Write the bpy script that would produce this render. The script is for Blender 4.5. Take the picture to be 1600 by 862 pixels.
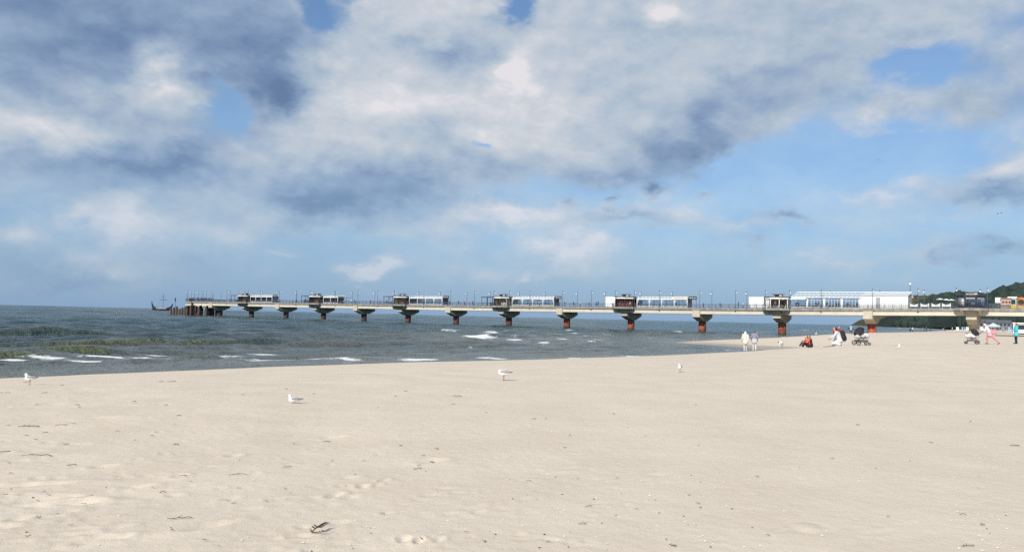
import bpy, bmesh, math, random
import numpy as np
from mathutils import Vector, Matrix

for o in list(bpy.data.objects):
    bpy.data.objects.remove(o)
scn = bpy.context.scene
COL = scn.collection
R = math.radians
random.seed(7)

# ------------------------------------------------------------------ camera
EYE = 3.1
FPX = 1280.0
PITCH = math.atan(63.8 / FPX)
ROLL = math.atan(0.0239)
cam_data = bpy.data.cameras.new('camera')
cam_data.sensor_width = 36.0
cam_data.lens = 36.0 * FPX / 1600.0
cam_data.clip_start = 0.1
cam_data.clip_end = 60000
cam = bpy.data.objects.new('camera', cam_data)
COL.objects.link(cam)
CAM_M = Matrix.Rotation(math.pi / 2 + PITCH, 3, 'X') @ Matrix.Rotation(ROLL, 3, 'Z')
cam.matrix_world = Matrix.Translation((0, 0, EYE)) @ CAM_M.to_4x4()
scn.camera = cam

def ray(px, py):
    """world direction through a point measured on the 1600 x 862 photograph"""
    return (CAM_M @ Vector(((px - 800) / FPX, (431 - py) / FPX, -1.0))).normalized()

def on_plane(px, py, z=0.0):
    d = ray(px, py)
    t = (z - EYE) / d.z
    return Vector((d.x * t, d.y * t, z))

def at_depth(px, py, Y):
    d = ray(px, py)
    t = Y / d.y
    return Vector((d.x * t, Y, EYE + d.z * t))

# ------------------------------------------------------------------ exposure, sun
vs = scn.view_settings
vs.view_transform = 'Standard'
vs.look = 'None'
vs.exposure = 0.35
vs.gamma = 1.0
vs.use_curve_mapping = False

SUN_EL = R(33)
SHADOW_AZ = R(29)            # shadows fall towards this bearing (clockwise from +Y)
sun_vec = Vector((-math.sin(SHADOW_AZ) * math.cos(SUN_EL), -math.cos(SHADOW_AZ) * math.cos(SUN_EL), math.sin(SUN_EL)))
sd_ = bpy.data.lights.new('sun', 'SUN')
sd_.energy = 3.6
sd_.angle = R(0.53)
sd_.color = (1.0, 0.94, 0.86)
sun = bpy.data.objects.new('sun', sd_)
sun.rotation_euler = (-sun_vec).to_track_quat('-Z', 'Y').to_euler()
sun.location = (0, 0, 60)
COL.objects.link(sun)

# ------------------------------------------------------------------ node expressions
class Graph:
    def __init__(self, tree):
        self.t = tree
    def node(self, kind, **kw):
        n = self.t.nodes.new(kind)
        for k, v in kw.items():
            setattr(n, k, v)
        return n
    def put(self, sock, v):
        if isinstance(v, E):
            self.t.links.new(v.s, sock)
        elif isinstance(v, bpy.types.NodeSocket):
            self.t.links.new(v, sock)
        elif v is not None:
            if isinstance(v, tuple) and len(v) == 3 and sock.type == 'RGBA':
                v = (*v, 1.0)
            sock.default_value = v
    def math(self, op, a, b=None, c=None, clamp=False):
        n = self.node('ShaderNodeMath', operation=op, use_clamp=clamp)
        self.put(n.inputs[0], a)
        if b is not None: self.put(n.inputs[1], b)
        if c is not None: self.put(n.inputs[2], c)
        return E(self, n.outputs[0])
    def smooth(self, x, lo, hi):
        n = self.node('ShaderNodeMapRange', interpolation_type='SMOOTHSTEP')
        self.put(n.inputs['Value'], x); self.put(n.inputs['From Min'], lo); self.put(n.inputs['From Max'], hi)
        return E(self, n.outputs['Result'])
    def lin(self, x, lo, hi, a=0.0, b=1.0):
        n = self.node('ShaderNodeMapRange')
        self.put(n.inputs['Value'], x); self.put(n.inputs['From Min'], lo); self.put(n.inputs['From Max'], hi)
        self.put(n.inputs['To Min'], a); self.put(n.inputs['To Max'], b)
        return E(self, n.outputs['Result'])
    def vec(self, x, y, z):
        n = self.node('ShaderNodeCombineXYZ')
        for i, v in enumerate((x, y, z)): self.put(n.inputs[i], v)
        return E(self, n.outputs[0])
    def sep(self, v):
        n = self.node('ShaderNodeSeparateXYZ'); self.put(n.inputs[0], v)
        return [E(self, s) for s in n.outputs]
    def noise(self, v, scale, detail=4, rough=0.5, dist=0.0, color=False):
        n = self.node('ShaderNodeTexNoise')
        if v is not None: self.put(n.inputs['Vector'], v)
        n.inputs['Scale'].default_value = scale; n.inputs['Detail'].default_value = detail
        n.inputs['Roughness'].default_value = rough; n.inputs['Distortion'].default_value = dist
        return E(self, n.outputs['Color' if color else 0])
    def mix(self, f, a, b):
        n = self.node('ShaderNodeMix', data_type='RGBA')
        self.put(n.inputs[0], f); self.put(n.inputs[6], a); self.put(n.inputs[7], b)
        return E(self, n.outputs[2])
    def mapping(self, v, scale=(1, 1, 1), rot=(0, 0, 0), loc=(0, 0, 0)):
        n = self.node('ShaderNodeMapping'); self.put(n.inputs[0], v)
        n.inputs['Location'].default_value = loc; n.inputs['Rotation'].default_value = rot; n.inputs['Scale'].default_value = scale
        return E(self, n.outputs[0])

class E:
    def __init__(self, g, s): self.g, self.s = g, s
    def __add__(self, o): return self.g.math('ADD', self, o)
    def __radd__(self, o): return self.g.math('ADD', o, self)
    def __sub__(self, o): return self.g.math('SUBTRACT', self, o)
    def __rsub__(self, o): return self.g.math('SUBTRACT', o, self)
    def __mul__(self, o): return self.g.math('MULTIPLY', self, o)
    def __rmul__(self, o): return self.g.math('MULTIPLY', o, self)
    def __truediv__(self, o): return self.g.math('DIVIDE', self, o)
    def clamp(self): return self.g.math('ADD', self, 0.0, clamp=True)

def srgb(r, g, b):
    f = lambda c: (c / 255 / 12.92) if c / 255 <= 0.04045 else ((c / 255 + 0.055) / 1.055) ** 2.4
    return (f(r), f(g), f(b))
# ------------------------------------------------------------------ sky
world = bpy.data.worlds.new('World')
scn.world = world
world.use_nodes = True
nt = world.node_tree
nt.nodes.clear()
g = Graph(nt)
tc = g.node('ShaderNodeTexCoord')
dx, dy, dz = g.sep(tc.outputs['Generated'])
U = g.math('ARCTAN2', dx, dy) * 1280.0
V = g.math('ARCSINE', dz) * 1280.0
sky = g.node('ShaderNodeTexSky', sky_type='NISHITA', sun_disc=False)
sky.sun_elevation = SUN_EL
sky.sun_rotation = math.atan2(sun_vec.x, sun_vec.y)
sky.altitude = 10; sky.air_density = 1.0; sky.dust_density = 0.3; sky.ozone_density = 5.0

# clouds: noise over the directions of the sky, flattened like banks seen from below
Q = g.vec(dx, dy, dz * 1.75)
wx, wy, _ = g.sep(g.noise(Q, 3.6, 2, 0.5, color=True))
wx2, wy2, _ = g.sep(g.noise(Q, 13.0, 4, 0.62, color=True))
Uw = U + (wx - 0.5) * 190.0 + (wx2 - 0.5) * 130.0
Vw = V + (wy - 0.5) * 90.0 + (wy2 - 0.5) * 85.0
UVW = g.vec(Uw, Vw, 0.0)
fb = g.noise(Q, 5.0, 7, 0.54, 0.0)
shift = g.node('ShaderNodeVectorMath', operation='ADD')
g.put(shift.inputs[0], Q); shift.inputs[1].default_value = (-0.012, 0.0, 0.05)
shift2 = g.node('ShaderNodeVectorMath', operation='ADD')
g.put(shift2.inputs[0], Q); shift2.inputs[1].default_value = (-0.006, 0.0, 0.022)
fb_up = g.noise(E(g, shift.outputs[0]), 5.0, 5, 0.54, 0.0)
mid = g.noise(Q, 15.0, 6, 0.58, 0.0)
mid_up = g.noise(E(g, shift2.outputs[0]), 15.0, 4, 0.58, 0.0)

def sky_uv(px, py):
    d = ray(px, py)
    return math.atan2(d.x, d.y) * 1280, math.asin(d.z) * 1280

def banks(items):
    """soft patches summed: the broad ones drawn up as rows of ramps (one row per step of elevation), the cloudlets one by one.
    x carries the amount of cloud, y how sunlit it is"""
    big = [i for i in items if min(i[2], i[3] * 1.6) >= 54]
    small = [i for i in items if i not in big]
    N, STEP, U0, U1, OFF, SPAN = 32, 42.0, -830.0, 830.0, 1.6, 3.2
    us = np.linspace(U0, U1, N)
    fu = ((Uw - U0) * (1.0 / (U1 - U0)))
    tot = None
    for row in range(14):
        v = row * STEP
        c_ = np.zeros(N); l_ = np.zeros(N)
        for (px, py, rx, ry, ang, amount, lit) in big:
            cu, cv = sky_uv(px, py)
            ca, sa = math.cos(R(ang)), math.sin(R(ang))
            p = ((us - cu) * ca + (v - cv) * sa) / (rx * 1.75); q = ((v - cv) * ca - (us - cu) * sa) / (ry * 1.9)
            w = np.clip(1 - np.sqrt(p * p + q * q), 0, 1) ** 2
            c_ += amount * w; l_ += lit * w
        rp = g.node('ShaderNodeValToRGB'); r_ = rp.color_ramp; r_.interpolation = 'B_SPLINE' if False else 'EASE'
        while len(r_.elements) < N: r_.elements.new(len(r_.elements) / N)
        for i in range(N): r_.elements[i].position = i / (N - 1)
        for i in range(N): r_.elements[i].color = ((c_[i] + OFF) / SPAN, (l_[i] + OFF) / SPAN, 0, 1)
        g.put(rp.inputs[0], fu)
        if tot is None: tot = E(g, rp.outputs[0])
        else:
            f = g.math('MULTIPLY_ADD', Vw, 1.0 / STEP, -(row - 1.0), clamp=True)
            tot = g.mix(f, tot, E(g, rp.outputs[0]))
    d0 = g.node('ShaderNodeVectorMath', operation='MULTIPLY_ADD')
    g.put(d0.inputs[0], tot); d0.inputs[1].default_value = (SPAN,) * 3; d0.inputs[2].default_value = (-OFF,) * 3
    tot = d0.outputs[0]
    for (px, py, rx, ry, ang, amount, lit) in small:
        cu, cv = sky_uv(px, py)
        ru, rv = rx * 1.75, ry * 1.9
        m = g.node('ShaderNodeVectorMath', operation='MULTIPLY_ADD')
        g.put(m.inputs[0], UVW)
        m.inputs[1].default_value = (1 / ru, 1 / rv, 0)
        m.inputs[2].default_value = (-cu / ru, -cv / rv, 0)
        t = g.node('ShaderNodeTexGradient', gradient_type='QUADRATIC_SPHERE')
        nt.links.new(m.outputs[0], t.inputs[0])
        s = g.node('ShaderNodeVectorMath', operation='MULTIPLY_ADD')
        nt.links.new(t.outputs['Color'], s.inputs[0])
        s.inputs[1].default_value = (amount, lit, 0)
        nt.links.new(tot, s.inputs[2])
        tot = s.outputs[0]
    return g.sep(E(g, tot))[:2]

cover, light = banks([
    # dark bank, upper left
    (130, 40, 400, 140, 0, 1.7, -.78), (430, 60, 120, 110, 0, .9, -.4), (440, 155, 55, 32, 25, .8, -.9),
    # sunlit bank below it
    (70, 195, 170, 50, 8, 1.0, 1.0), (240, 125, 55, 30, 10, .5, 1.0), (230, 245, 260, 44, 0, .7, -.75), (30, 250, 150, 34, 0, .4, -.3),
    # the large central bank
    (420, 240, 110, 60, 30, .8, .5), (590, 150, 150, 110, 25, 1.0, .55), (660, 40, 120, 50, 10, .7, .4), (690, 80, 110, 26, 5, .2, -.65), (850, 130, 220, 120, 0, 1.1, .25),
    (820, 115, 36, 28, 0, .2, 1.0), (800, 215, 60, 30, 0, .2, .35), (1090, 100, 230, 130, 0, 1.1, .05), (1045, 15, 50, 26, 0, .2, .9), (870, 240, 200, 46, 12, .7, .25),
    (630, 292, 210, 42, 5, 1.2, -.92), (480, 305, 110, 32, 0, .5, -.6), (1075, 235, 105, 46, 32, .9, -.55), (960, 292, 80, 22, 14, .7, -.45), (1110, 175, 110, 50, 35, .2, -.55), (700, 200, 40, 26, 0, 0, -.3), (960, 160, 60, 40, 30, 0, -.35), (1250, 110, 120, 40, 10, 0, -.3),
    # right hand banks
    (1340, 40, 280, 75, 8, 1.0, .0), (1400, 165, 85, 42, 12, .75, .45), (1560, 150, 100, 55, 25, .8, -.25), (1560, 285, 120, 36, 22, .75, .35), (1545, 305, 70, 18, 15, .3, -.8),
    # small fair-weather cloud low over the sea
    (180, 352, 95, 36, 0, .75, .8), (50, 380, 60, 22, 0, .45, .45), (190, 415, 60, 14, 0, .35, .4), (590, 410, 80, 20, 5, .75, .8), (890, 395, 75, 20, 5, .6, .7), (800, 346, 90, 18, 5, .65, .6), (820, 440, 22, 12, 0, .5, .5), (455, 385, 40, 12, 0, .35, .4),
    (1030, 312, 26, 11, 10, .65, -.7), (880, 336, 15, 9, 0, .6, -.5), (960, 330, 15, 10, 0, .6, -.5), (1110, 311, 18, 7, 10, .45, -.5), (1360, 262, 60, 20, 0, .5, -.5),
    (1240, 335, 70, 10, 5, .5, -.6), (1580, 390, 55, 18, 12, .65, -.7), (1490, 405, 32, 11, 0, .45, -.5), (960, 356, 110, 11, 0, .5, -.5), (1170, 376, 45, 14, 0, .45, -.4), (300, 400, 140, 30, 0, .3, -.3),
    (250, 320, 330, 40, 0, .55, .0), (700, 365, 300, 34, 0, .3, .1), (1150, 345, 300, 24, 0, .5, .3), (1380, 300, 200, 20, 0, .4, .25), (1330, 400, 240, 18, 0, .35, .15), (120, 430, 280, 30, 0, .6, -.5), (900, 425, 320, 22, 0, .3, .1),
    # clear gaps
    (335, 165, 100, 44, 12, -1.15, 0), (525, 20, 60, 52, 20, -1.3, 0), (815, 12, 30, 22, 0, -.9, 0), (1425, 98, 70, 26, 14, -.66, 0), (1505, 110, 60, 28, 38, -.6, 0),
    (1290, 238, 200, 30, 2, -.7, 0), (795, 244, 30, 13, 0, -.9, 0), (1250, 300, 260, 34, 0, -.3, 0)])

dens = cover + (fb - 0.5) * 1.05 + (mid - 0.5) * 0.55 + g.lin(V, 520, 1200, -0.05, 0.45)
alpha = g.smooth(dens, -0.06, 0.50)
relief = ((fb - fb_up) * 1.0 + (mid - mid_up) * 0.55 + (mid - 0.5) * 0.12) * g.lin(light, -0.9, 0.1, 0.5, 1.0)
b = (light * 0.72 + 0.60 + relief).clamp()
ramp = g.node('ShaderNodeValToRGB')
cr = ramp.color_ramp
cr.elements[0].position = 0.0; cr.elements[0].color = (*srgb(102, 126, 162), 1)
cr.elements[1].position = 1.0; cr.elements[1].color = (*srgb(230, 227, 231), 1)
for p, c in ((0.14, (114, 138, 173)), (0.32, (143, 165, 194)), (0.55, (174, 190, 207)), (0.80, (203, 209, 217))):
    e_ = cr.elements.new(p); e_.color = (*srgb(*c), 1)
g.put(ramp.inputs[0], b)
# clear air: physical sky, whitened by the thin veil that hangs over the sea
air = g.node('ShaderNodeVectorMath', operation='SCALE')
g.put(air.inputs[0], sky.outputs[0]); air.inputs['Scale'].default_value = 0.12
veil_f = g.lin(V, 0, 420, 0.92, 0.06)
veil_c = g.mix(g.smooth(wx2 * 0.6 + fb * 0.6, 0.42, 0.75), srgb(140, 175, 212), srgb(174, 199, 219))
veil_c = g.mix(g.smooth(V, 10, 210), srgb(130, 164, 201), veil_c)
air_c = g.mix(veil_f, E(g, air.outputs[0]), veil_c)
col = g.mix(alpha * g.lin(V, 40, 260, 0.42, 0.97), air_c, E(g, ramp.outputs[0]))
EXPO = 2.0 ** (-vs.exposure)
bg = g.node('ShaderNodeBackground')
g.put(bg.inputs['Color'], col)
bg.inputs['Strength'].default_value = EXPO
out = g.node('ShaderNodeOutputWorld')
nt.links.new(bg.outputs[0], out.inputs[0])
world.cycles.sampling_method = 'MANUAL'
world.cycles.sample_map_resolution = 512
# ------------------------------------------------------------------ render settings
scn.cycles.use_adaptive_sampling = True
scn.cycles.adaptive_threshold = 0.02
scn.cycles.use_denoising = False
scn.cycles.sample_clamp_direct = 2.2
scn.cycles.sample_clamp_indirect = 3.0
scn.cycles.max_bounces = 6
scn.cycles.transparent_max_bounces = 12
scn.cycles.caustics_reflective = False
scn.cycles.caustics_refractive = False

# ------------------------------------------------------------------ object helpers
def tag(o, label=None, cat=None, group=None, kind=None):
    if label: o['label'] = label
    if cat: o['category'] = cat
    if group: o['group'] = group
    if kind: o['kind'] = kind
    return o

def empty(name, loc, rz=0.0, label=None, cat=None, group=None):
    o = bpy.data.objects.new(name, None)
    o.empty_display_size = 0.2
    o.location = loc
    o.rotation_euler = (0, 0, rz)
    COL.objects.link(o)
    return tag(o, label, cat, group)

def link_mesh(name, me, parent=None):
    o = bpy.data.objects.new(name, me)
    COL.objects.link(o)
    if parent is not None: o.parent = parent
    return o

def add_mats(me, mats):
    for m in (mats if isinstance(mats, (list, tuple)) else [mats]):
        me.materials.append(m)

class MB:
    """collects boxes, prisms and tubes, then links them as ONE mesh object"""
    def __init__(self): self.v, self.f, self.m = [], [], []
    def add(self, verts, faces, mi=0):
        n = len(self.v)
        self.v += [tuple(p) for p in verts]
        for f in faces:
            self.f.append([i + n for i in f]); self.m.append(mi)
        return self
    def box(self, x0, x1, y0, y1, z0, z1, mi=0):
        return self.hexa([(x0, y0, z0), (x1, y0, z0), (x1, y1, z0), (x0, y1, z0)], [(x0, y0, z1), (x1, y0, z1), (x1, y1, z1), (x0, y1, z1)], mi)
    def hexa(self, lo, hi, mi=0):
        return self.prism(lo, hi, mi)
    def prism(self, lo, hi, mi=0):
        n = len(lo)
        faces = [list(range(n))[::-1], list(range(n, 2 * n))]
        faces += [[i, (i + 1) % n, n + (i + 1) % n, n + i] for i in range(n)]
        return self.add(list(lo) + list(hi), faces, mi)
    def ngon(self, cx, cy, r, z0, z1, n=8, r1=None, rot=0.0, mi=0, ry=None):
        r1 = r if r1 is None else r1
        a = [rot + 2 * math.pi * i / n for i in range(n)]
        k = 1.0 if ry is None else ry / r
        return self.prism([(cx + r * math.cos(t), cy + r * k * math.sin(t), z0) for t in a], [(cx + r1 * math.cos(t), cy + r1 * k * math.sin(t), z1) for t in a], mi)
    def tube(self, pts, radii, n=6, mi=0, closed=False):
        pts = [Vector(p) for p in pts]
        if not isinstance(radii, (list, tuple)): radii = [radii] * len(pts)
        base = len(self.v); prev = None
        m = len(pts)
        for i, p in enumerate(pts):
            if closed: t = (pts[(i + 1) % m] - pts[i - 1])
            else: t = (pts[min(i + 1, m - 1)] - pts[max(i - 1, 0)])
            t.normalize()
            ref = prev if prev is not None else (Vector((0, 0, 1)) if abs(t.z) < 0.9 else Vector((1, 0, 0)))
            u = (ref - t * ref.dot(t)).normalized(); w = t.cross(u); prev = u
            for j in range(n):
                a = 2 * math.pi * j / n
                self.v.append(tuple(p + (u * math.cos(a) + w * math.sin(a)) * radii[i]))
        rng = m if closed else m - 1
        for i in range(rng):
            for j in range(n):
                a, b_ = base + i * n + j, base + i * n + (j + 1) % n
                c, d = base + ((i + 1) % m) * n + (j + 1) % n, base + ((i + 1) % m) * n + j
                self.f.append([a, b_, c, d]); self.m.append(mi)
        if not closed:
            self.f.append([base + j for j in range(n)][::-1]); self.m.append(mi)
            self.f.append([base + (m - 1) * n + j for j in range(n)]); self.m.append(mi)
        return self
    def mesh(self, name, mats, smooth=False):
        me = bpy.data.meshes.new(name)
        me.from_pydata(self.v, [], self.f)
        add_mats(me, mats)
        me.polygons.foreach_set('material_index', self.m)
        if smooth: me.polygons.foreach_set('use_smooth', [True] * len(self.f))
        me.update()
        return me
    def build(self, name, mats, parent=None, smooth=False):
        return link_mesh(name, self.mesh(name, mats, smooth), parent)

def grid_mesh(name, co, nr, nc, attrs, mat, mask=None):
    """mesh from an (nr, nc, 3) block of points"""
    me = bpy.data.meshes.new(name)
    idx = np.arange(nr * nc).reshape(nr, nc)
    q = np.stack([idx[:-1, :-1], idx[:-1, 1:], idx[1:, 1:], idx[1:, :-1]], -1).reshape(-1, 4)
    if mask is not None:
        q = q[mask.reshape(-1)[q].any(1)]
    me.vertices.add(nr * nc); me.vertices.foreach_set('co', co.reshape(-1).astype(np.float32))
    me.loops.add(q.size); me.loops.foreach_set('vertex_index', q.reshape(-1).astype(np.int32))
    me.polygons.add(len(q)); me.polygons.foreach_set('loop_start', np.arange(0, q.size, 4, dtype=np.int32))
    me.polygons.foreach_set('use_smooth', np.ones(len(q), dtype=bool))
    for k, a in attrs.items():
        at = me.attributes.new(k, 'FLOAT', 'POINT'); at.data.foreach_set('value', a.reshape(-1).astype(np.float32))
    me.update(calc_edges=True)
    me.validate()
    me.materials.append(mat)
    return link_mesh(name, me)

# ------------------------------------------------------------------ materials
MATS = {}
def mat(name, color, rough=0.7, metal=0.0, vary=0.12, scale=6.0, bump=0.0, bscale=30.0, streak=0.0, spec=0.5):
    if name in MATS: return MATS[name]
    m = bpy.data.materials.new(name); m.use_nodes = True
    t = m.node_tree; t.nodes.clear(); q = Graph(t)
    bs = q.node('ShaderNodeBsdfPrincipled'); o = q.node('ShaderNodeOutputMaterial')
    t.links.new(bs.outputs[0], o.inputs[0])
    co = q.node('ShaderNodeTexCoord').outputs['Object']
    n = q.noise(E(q, co), scale, 5, 0.6)
    dark = tuple(c * (1 - vary * 1.6) for c in color); lite = tuple(min(c * (1 + vary), 0.95) for c in color)
    c = q.mix(q.smooth(n, 0.3, 0.7), dark, lite)
    if streak:
        st = q.noise(q.mapping(E(q, co), (3.0, 3.0, 0.25)), 2.0, 5, 0.65)
        c = q.mix(q.smooth(st, 0.5, 0.78) * streak, c, tuple(x * 0.35 for x in color))
    q.put(bs.inputs['Base Color'], c)
    bs.inputs['Roughness'].default_value = rough; bs.inputs['Metallic'].default_value = metal
    bs.inputs['Specular IOR Level'].default_value = spec
    if bump:
        bn = q.node('ShaderNodeBump'); bn.inputs['Strength'].default_value = bump; bn.inputs['Distance'].default_value = 0.02
        q.put(bn.inputs['Height'], q.noise(E(q, co), bscale, 4, 0.6)); t.links.new(bn.outputs[0], bs.inputs['Normal'])
    MATS[name] = m
    return m

def glass_mat(name, tint, gloss=0.12):
    if name in MATS: return MATS[name]
    m = bpy.data.materials.new(name); m.use_nodes = True
    t = m.node_tree; t.nodes.clear(); q = Graph(t)
    tr = q.node('ShaderNodeBsdfTransparent'); tr.inputs[0].default_value = (*tint, 1)
    gl = q.node('ShaderNodeBsdfGlossy'); gl.inputs['Roughness'].default_value = 0.03
    fr = q.node('ShaderNodeFresnel'); fr.inputs[0].default_value = 1.5
    mx = q.node('ShaderNodeMixShader'); o = q.node('ShaderNodeOutputMaterial')
    q.put(mx.inputs[0], (E(q, fr.outputs[0]) + gloss).clamp())
    t.links.new(tr.outputs[0], mx.inputs[1]); t.links.new(gl.outputs[0], mx.inputs[2]); t.links.new(mx.outputs[0], o.inputs[0])
    MATS[name] = m
    return m

# ------------------------------------------------------------------ numpy noise
_tab = np.random.RandomState(3).rand(512, 512)
def vnoise(x, y):
    xi = np.floor(x).astype(int); yi = np.floor(y).astype(int)
    fx = x - xi; fy = y - yi
    fx = fx * fx * (3 - 2 * fx); fy = fy * fy * (3 - 2 * fy)
    a = _tab[xi % 512, yi % 512]; b_ = _tab[(xi + 1) % 512, yi % 512]
    c = _tab[xi % 512, (yi + 1) % 512]; d = _tab[(xi + 1) % 512, (yi + 1) % 512]
    return (a * (1 - fx) + b_ * fx) * (1 - fy) + (c * (1 - fx) + d * fx) * fy - 0.5
def fbm(x, y, oct=4, rough=0.5):
    s = 0; a = 1.0
    for i in range(oct):
        s = s + a * vnoise(x + 17.3 * i, y - 9.1 * i); x = x * 2.03; y = y * 2.03; a *= rough
    return s
def sstep(x, lo, hi):
    t = np.clip((x - lo) / (hi - lo), 0, 1)
    return t * t * (3 - 2 * t)

# ------------------------------------------------------------------ shoreline
shore_px = [(30, 590), (200, 582.5), (400, 574), (600, 567.5), (787, 563), (950, 558), (1100, 553), (1150, 551), (1200, 549.2),
            (1205, 547), (1180, 544), (1150, 541.5), (1110, 538.5), (1075, 536.2), (1055, 534.8),
            (1078, 532.6), (1110, 531), (1150, 530), (1205, 529), (1250, 527.5), (1300, 526), (1360, 524), (1400, 521.5), (1440, 518.5), (1480, 516)]
shore = [tuple(on_plane(x, y)[:2]) for x, y in shore_px]
s0 = Vector(shore[0]) - Vector(shore[4]); s0.normalize()
p_ = Vector(shore[0]) + s0 * 160
land = [(p_.x - 60, p_.y - 300), tuple(p_), tuple(Vector(shore[0]) + s0 * 55)] + shore + [(640, 1180), (770, 1600), (885, 2050), (1150, 2600), (1900, 4200), (9000, 9000), (9000, -6000), (0, -6000)]
LAND = np.array(land)
SHORE_DIR = -s0                                       # along the shore, away to the right

def signed_dist(x, y):
    """metres inland (positive) or offshore (negative)"""
    shp = x.shape; x = x.ravel(); y = y.ravel()
    best = np.full(x.shape, 1e18); inside = np.zeros(x.shape, bool)
    n = len(LAND)
    for i in range(n):
        ax, ay = LAND[i]; bx, by = LAND[(i + 1) % n]
        ex, ey = bx - ax, by - ay
        t = np.clip(((x - ax) * ex + (y - ay) * ey) / (ex * ex + ey * ey), 0, 1)
        d = (x - ax - t * ex) ** 2 + (y - ay - t * ey) ** 2
        np.minimum(best, d, out=best)
        c = ((ay > y) != (by > y))
        with np.errstate(divide='ignore', invalid='ignore'):
            xc = ex * (y - ay) / (ey if ey != 0 else 1e-9) + ax
        inside ^= c & (x < xc)
    d = np.sqrt(best)
    return np.where(inside, d, -d).reshape(shp)

PX = np.array([-3000, -400, -60, -10, 0, 3, 6, 13, 20, 28, 60, 150, 400, 3000.])
PZ = np.array([-20, -9, -2.5, -.55, 0, .24, .42, .90, 1.33, 1.45, 1.5, 2.4, 3.5, 5.0])
def ground(x, y, sd=None):
    x = np.asarray(x, float); y = np.asarray(y, float)
    if sd is None: sd = signed_dist(x, y)
    sd = sd + fbm(x / 9.0, y / 9.0, 3) * 0.5 * sstep(np.abs(sd), 0.5, 5)
    z = np.interp(sd, PX, PZ)
    z = np.where(z > 0, z * (1 + 0.36 * sstep(x, 11, 22) * sstep(y, 25, 50)), z)
    spit = np.exp(-(((x - 34) / 13) ** 2 + ((y - 122) / 26) ** 2))
    z = np.where(z > 0, z * (1 - 0.86 * np.clip(spit * 1.25, 0, 1)), z)
    return z

def ground1(x, y): return float(ground(np.array([x]), np.array([y]))[0])

def on_sand(px, py):
    """first point of the beach met by the view through a place on the photograph"""
    d = ray(px, py)
    t = np.geomspace(3.0, 900, 3000)
    h = EYE + d.z * t - ground(d.x * t, d.y * t)
    i = int(np.argmax(h < 0))
    a = h[i - 1] / (h[i - 1] - h[i]); tt = t[i - 1] + a * (t[i] - t[i - 1])
    return Vector((d.x * tt, d.y * tt, ground1(d.x * tt, d.y * tt)))

# ------------------------------------------------------------------ beach
def beach_material():
    m = bpy.data.materials.new('dry_sand'); m.use_nodes = True
    t = m.node_tree; t.nodes.clear(); q = Graph(t)
    bs = q.node('ShaderNodeBsdfPrincipled'); o = q.node('ShaderNodeOutputMaterial'); t.links.new(bs.outputs[0], o.inputs[0])
    co = E(q, q.node('ShaderNodeTexCoord').outputs['Object'])
    wet = E(q, q.node('ShaderNodeAttribute', attribute_name='wet').outputs['Fac'])
    n1 = q.noise(co, 0.7, 5, 0.6); n2 = q.noise(co, 7.0, 5, 0.65); n3 = q.noise(co, 90.0, 3, 0.7); n4 = q.noise(co, 260.0, 2, 0.7)
    a = q.mix(q.smooth(n1, 0.3, 0.7), (0.618, 0.528, 0.420), (0.678, 0.588, 0.472))
    a = q.mix(q.smooth(n2, 0.35, 0.75) * 0.35, a, (0.70, 0.60, 0.482))
    a = q.mix(q.smooth(n3, 0.56, 0.75) * 0.20, a, (0.40, 0.34, 0.28))
    a = q.mix(q.smooth(n4, 0.66, 0.8) * 0.30, a, (0.27, 0.22, 0.18))
    a = q.mix(wet, a, (0.25, 0.195, 0.135))
    q.put(bs.inputs['Base Color'], a)
    q.put(bs.inputs['Roughness'], q.lin(wet, 0, 1, 0.95, 0.35)); q.put(bs.inputs['Specular IOR Level'], q.lin(wet, 0, 1, 0.12, 0.5))
    b1 = q.node('ShaderNodeBump'); b1.inputs['Strength'].default_value = 0.5; b1.inputs['Distance'].default_value = 0.012
    q.put(b1.inputs['Height'], n2 * 2.4 + n3 * 0.55 + n4 * 0.2); t.links.new(b1.outputs[0], bs.inputs['Normal'])
    return m

# hollows pressed into the sand: (x, y on the photograph, length m, width m, depth m, bearing deg)
dent_px = [(120, 608, .35, .16, .05, 60), (83, 630, .3, .16, .04, 60), (120, 694, .24, .11, .03, 70), (163, 728, .22, .11, .035, 50), (217, 762, .22, .1, .035, 60), (125, 787, .26, .10, .05, 65), (29, 813, .16, .1, .03, 20),
           (180, 846, .17, .1, .035, 40), (143, 851, .2, .13, .03, 30), (325, 828, .34, .11, .035, 40), (365, 713, .2, .14, .03, 0), (280, 746, .14, .1, .025, 30), (523, 775, .18, .1, .03, 20), (568, 762, .13, .1, .03, 0), (588, 760, .13, .08, .025, 20), (600, 753, .14, .07, .025, 20),
           (543, 749, .2, .12, .025, 60), (470, 839, .15, .06, .035, 70), (630, 844, .11, .08, .025, 0), (655, 847, .12, .06, .03, 10), (686, 845, .11, .06, .025, 20), (674, 722, .3, .2, .03, 40), (520, 682, .3, .14, .03, 60), (245, 631, .45, .16, .04, 70), (330, 640, .6, .12, .03, 75), (165, 655, .5, .2, .03, 70),
           (60, 780, .4, .2, .03, 60), (1262, 824, .22, .16, -.02, 0), (885, 737, .35, .16, -.015, 60), (1030, 742, .3, .14, .015, 60), (1250, 700, .3, .14, .012, 60), (40, 757, .7, .14, .045, 75), (130, 783, .5, .2, -.03, 70)]
rs = np.random.RandomState(5)
for i in range(430):                                  # older, wind-softened prints; many on the left, few on the right
    x = rs.rand() ** 1.5 * 1000
    y = 590 + rs.rand() ** 1.4 * 275
    dent_px.append((x, max(y, 597 - x * 0.03), .09 + .20 * rs.rand() ** 2, .05 + .06 * rs.rand(), .004 + .020 * rs.rand() ** 2 * (1 - x / 1500), 25 + 60 * rs.rand()))
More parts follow.
